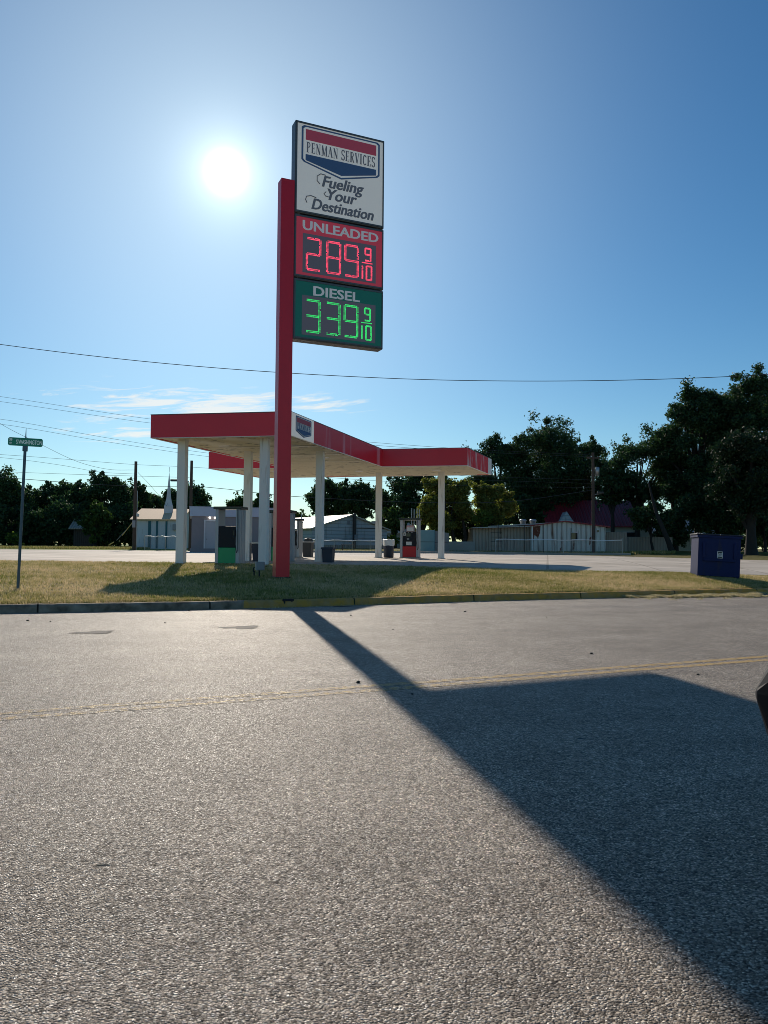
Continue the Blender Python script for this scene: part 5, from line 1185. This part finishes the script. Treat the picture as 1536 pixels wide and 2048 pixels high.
# taller weeds along the back of the lot
wv = []
for px0, px1, Y0, h_ in ((985, 1350, 70.5, .16), (640, 1000, 70, .12), (0, 300, 79, .10)):
    m_ = 9000; pxs = rg.uniform(px0, px1, m_); Ys = rg.uniform(Y0-2.5, Y0+1.5, m_)
    wv += [(atx(a, b), b, G(atx(a, b), b)) for a, b in zip(pxs, Ys)]
blades('rough_grass', np.array(wv), .22, .05, M['blade'], 'rough grass growing along the fences at the back of the lot', seed=12, tone=np.clip(rg.normal(.35, .2, len(wv)), 0, 1))

# ------------------------------------------------------------------ road details
def blot(name, x, y, rx, ry, rot, m, seed, z=.004, n=26):
    rg = np.random.default_rng(seed); a = np.linspace(0, 2*np.pi, n, endpoint=False); r = 1+.28*np.sin(3*a+rg.uniform(0, 6))+.18*np.sin(7*a+rg.uniform(0, 6))+rg.normal(0, .07, n)
    c, s = math.cos(rot), math.sin(rot)
    vs = [(x+c*rx*q*math.cos(t)-s*ry*q*math.sin(t), y+s*rx*q*math.cos(t)+c*ry*q*math.sin(t), z) for q, t in zip(r, a)]
    return raw(name, vs, [tuple(range(n))], m)
M['tar'] = mat('tar_patch', (.035, .030, .024), .8, var=.4, scale=30, bump=.8, bscale=60)
for i, (px, py, rx, ry) in enumerate(((188, 1265, .26, .16), (482, 1255, .28, .20), (520, 1219.5, .2, .12), (686, 1213, .22, .10), (905, 1207.5, .12, .10))):
    p_ = at(px, py, 10); d = p_-Vector((0, 0, ZC)); g_ = Vector((0, 0, ZC))+d*(-ZC/d.z)
    blot('tar_patch', g_.x, g_.y, rx, ry, R(20), M['tar'], 100+i)
for i, (px, py, rx, ry) in enumerate(((205, 1730, .030, .007), (1160, 1478, .04, .010), (1342, 1432, .04, .01))):
    d = at(px, py, 10)-Vector((0, 0, ZC)); g_ = Vector((0, 0, ZC))+d*(-ZC/d.z); blot('road_scar', g_.x, g_.y, rx, ry, R(5+9*i), M['tar'], 130+i, z=.002)
pb = MB(); rg2 = np.random.default_rng(77)
spots = [(55, 1242), (101, 1244), (786, 1260), (716, 1366), (702, 1232), (930, 1224), (1396, 1350), (1093, 1235), (378, 1222), (824, 1389), (650, 1210), (330, 1246), (1183, 1308)]
for px, py in spots:
    p_ = at(px, py, 10); d = p_-Vector((0, 0, ZC)); g_ = Vector((0, 0, ZC))+d*(-ZC/d.z); r = .012+.012*rg2.random()*g_.y/10
    bm = bmesh.new(); bmesh.ops.create_icosphere(bm, subdivisions=1, radius=r)
    for v in bm.verts: v.co = v.co*rg2.uniform(.75, 1.25); v.co.z = v.co.z*.6+r*.4; v.co += Vector((g_.x, g_.y, 0))
    bm.verts.index_update(); pb.add([v.co[:] for v in bm.verts], [[v.index for v in f.verts] for f in bm.faces]); bm.free()
o = pb.build('pebbles', M['mulch'], None); tag(o, 'scattered dark pebbles and scraps on the road', 'pebbles', kind='stuff')
# broken black marker in the kerb where the sign's shadow crosses it
e = MB().bbox(-.10, -.03, .0, -.06, .01, .15, .006).bbox(.05, -.03, .0, .10, .01, .16, .006).bbox(-.12, -.035, .12, .12, .0, .17, .01).build('kerb_drain', M['black'], None)
e.location = (-1.93, 15.64, 0); e.rotation_euler = (0, 0, R(27)); tag(e, 'small broken black drain outlet in the yellow kerb below the sign pole', 'drain')

# ------------------------------------------------------------------ car out of frame whose wing mirror shows at the right edge
hx_, hy_ = -.469, -.883                       # the car faces the camera side
rzc = math.atan2(hy_, hx_)
mt = Vector((.984, 1.487, 0))                 # where its side meets the mirror
W2 = .90; mlx = .55                            # half width, mirror's place ahead of the car's centre
h_ = Vector((hx_, hy_, 0)); left = Vector((-hy_, hx_, 0))
cc = mt + left*W2 - h_*mlx
car = empty('parked_car', (cc.x, cc.y, 0), rzc, 'black car outside the right edge, only its black wing mirror in view', 'car')
def loft(secs, name, m, par):
    n = len(secs[0]); vs = [p for s in secs for p in s]; fs = [(i*n+k, i*n+(k+1) % n, (i+1)*n+(k+1) % n, (i+1)*n+k) for i in range(len(secs)-1) for k in range(n)]
    fs += [tuple(range(n))[::-1], tuple(range((len(secs)-1)*n, len(secs)*n))]
    b = MB().add(vs, fs, True); return b.build(name, m, par)
def sec(x, w, z0, z1, r=.12):
    pts = []
    for sy, sz, a in ((1, 1, 0), (-1, 1, 90), (-1, -1, 180), (1, -1, 270)):
        for i in range(4):
            q = R(a+i*30); pts.append((x, sy*(w-r)+r*math.cos(q), (z1-r if sz > 0 else z0+r)+r*math.sin(q)))
    return pts
loft([sec(-2.25, .70, .45, .80), sec(-2.1, .84, .28, .92), sec(-1.2, .885, .22, .95), sec(.3, .895, .20, .92), sec(1.0, .885, .22, .90), sec(1.85, .82, .26, .80), sec(2.05, .68, .36, .66)], 'body', M['car_paint'], car)
loft([sec(-1.75, .60, .86, .98, .05), sec(-1.0, .66, .86, 1.36, .1), sec(-.2, .68, .86, 1.42, .1), sec(.25, .66, .86, 1.36, .1), sec(1.0, .60, .84, .93, .04)], 'cabin_glass', M['glass'], car)
loft([sec(-1.1, .62, 1.33, 1.39, .03), sec(-.2, .66, 1.40, 1.45, .02), sec(.3, .62, 1.34, 1.40, .03)], 'roof', M['car_paint'], car)
for sx in (-1.4, 1.3):
    for sy in (-1, 1):
        wv_ = MB(); n = 24; prof_ = [(.20, .0), (.31, .0), (.33, .03), (.33, .17), (.31, .2), (.20, .2)]
        vs = [(sx+r*math.cos(2*math.pi*k/n), (.71+yy)*sy, .33+r*math.sin(2*math.pi*k/n)) for (r, yy) in prof_ for k in range(n)]
        wv_.add(vs, [(i*n+k, i*n+(k+1) % n, (i+1)*n+(k+1) % n, (i+1)*n+k) for i in range(len(prof_)-1) for k in range(n)], True)
        wh = wv_.build('wheel', M['rubber'], car)
        MB().prism([(sx+.205*math.cos(2*math.pi*k/16), .33+.205*math.sin(2*math.pi*k/16)) for k in range(16)], 'y', sy*.86 if sy > 0 else -.88, sy*.88 if sy > 0 else -.86).build('rim', M['silver'], wh)
for sy in (-1, 1):
    MB().bbox(1.93, sy*.52-.14, .56, 2.03, sy*.52+.14, .66, .03).build('headlight', M['sticker'], car)
    hs = MB(); n = 20; vs = []
    for q, zt, zb, dx_ in ((.0, .99, .90, .03), (.05, 1.03, .86, .05), (.12, 1.05, .84, .065), (.19, 1.04, .842, .065), (.229, 1.006, .864, .055), (.250, .966, .935, .03), (.254, .957, .948, .01)):
        for k in range(n):
            a = 2*math.pi*k/n; ca, sa = math.cos(a), math.sin(a); rr = (abs(ca)**5+abs(sa)**5)**(-1/5)
            vs.append((mlx-.01+dx_*ca*rr, sy*(W2-.01+q), (zt+zb)/2+(zt-zb)/2*sa*rr))
    hs.add(vs, [(i*n+k, i*n+(k+1) % n, (i+1)*n+(k+1) % n, (i+1)*n+k) for i in range(6) for k in range(n)]+[tuple(range(n))[::-1], tuple(range(6*n, 7*n))], False)
    o = hs.build('wing_mirror', M['car_paint'], car)
    MB().bbox(mlx-.03, min(sy*(W2-.02), sy*(W2+.05)), .88, mlx+.04, max(sy*(W2-.02), sy*(W2+.05)), .92, .01).build('mirror_bracket', M['black'], o)
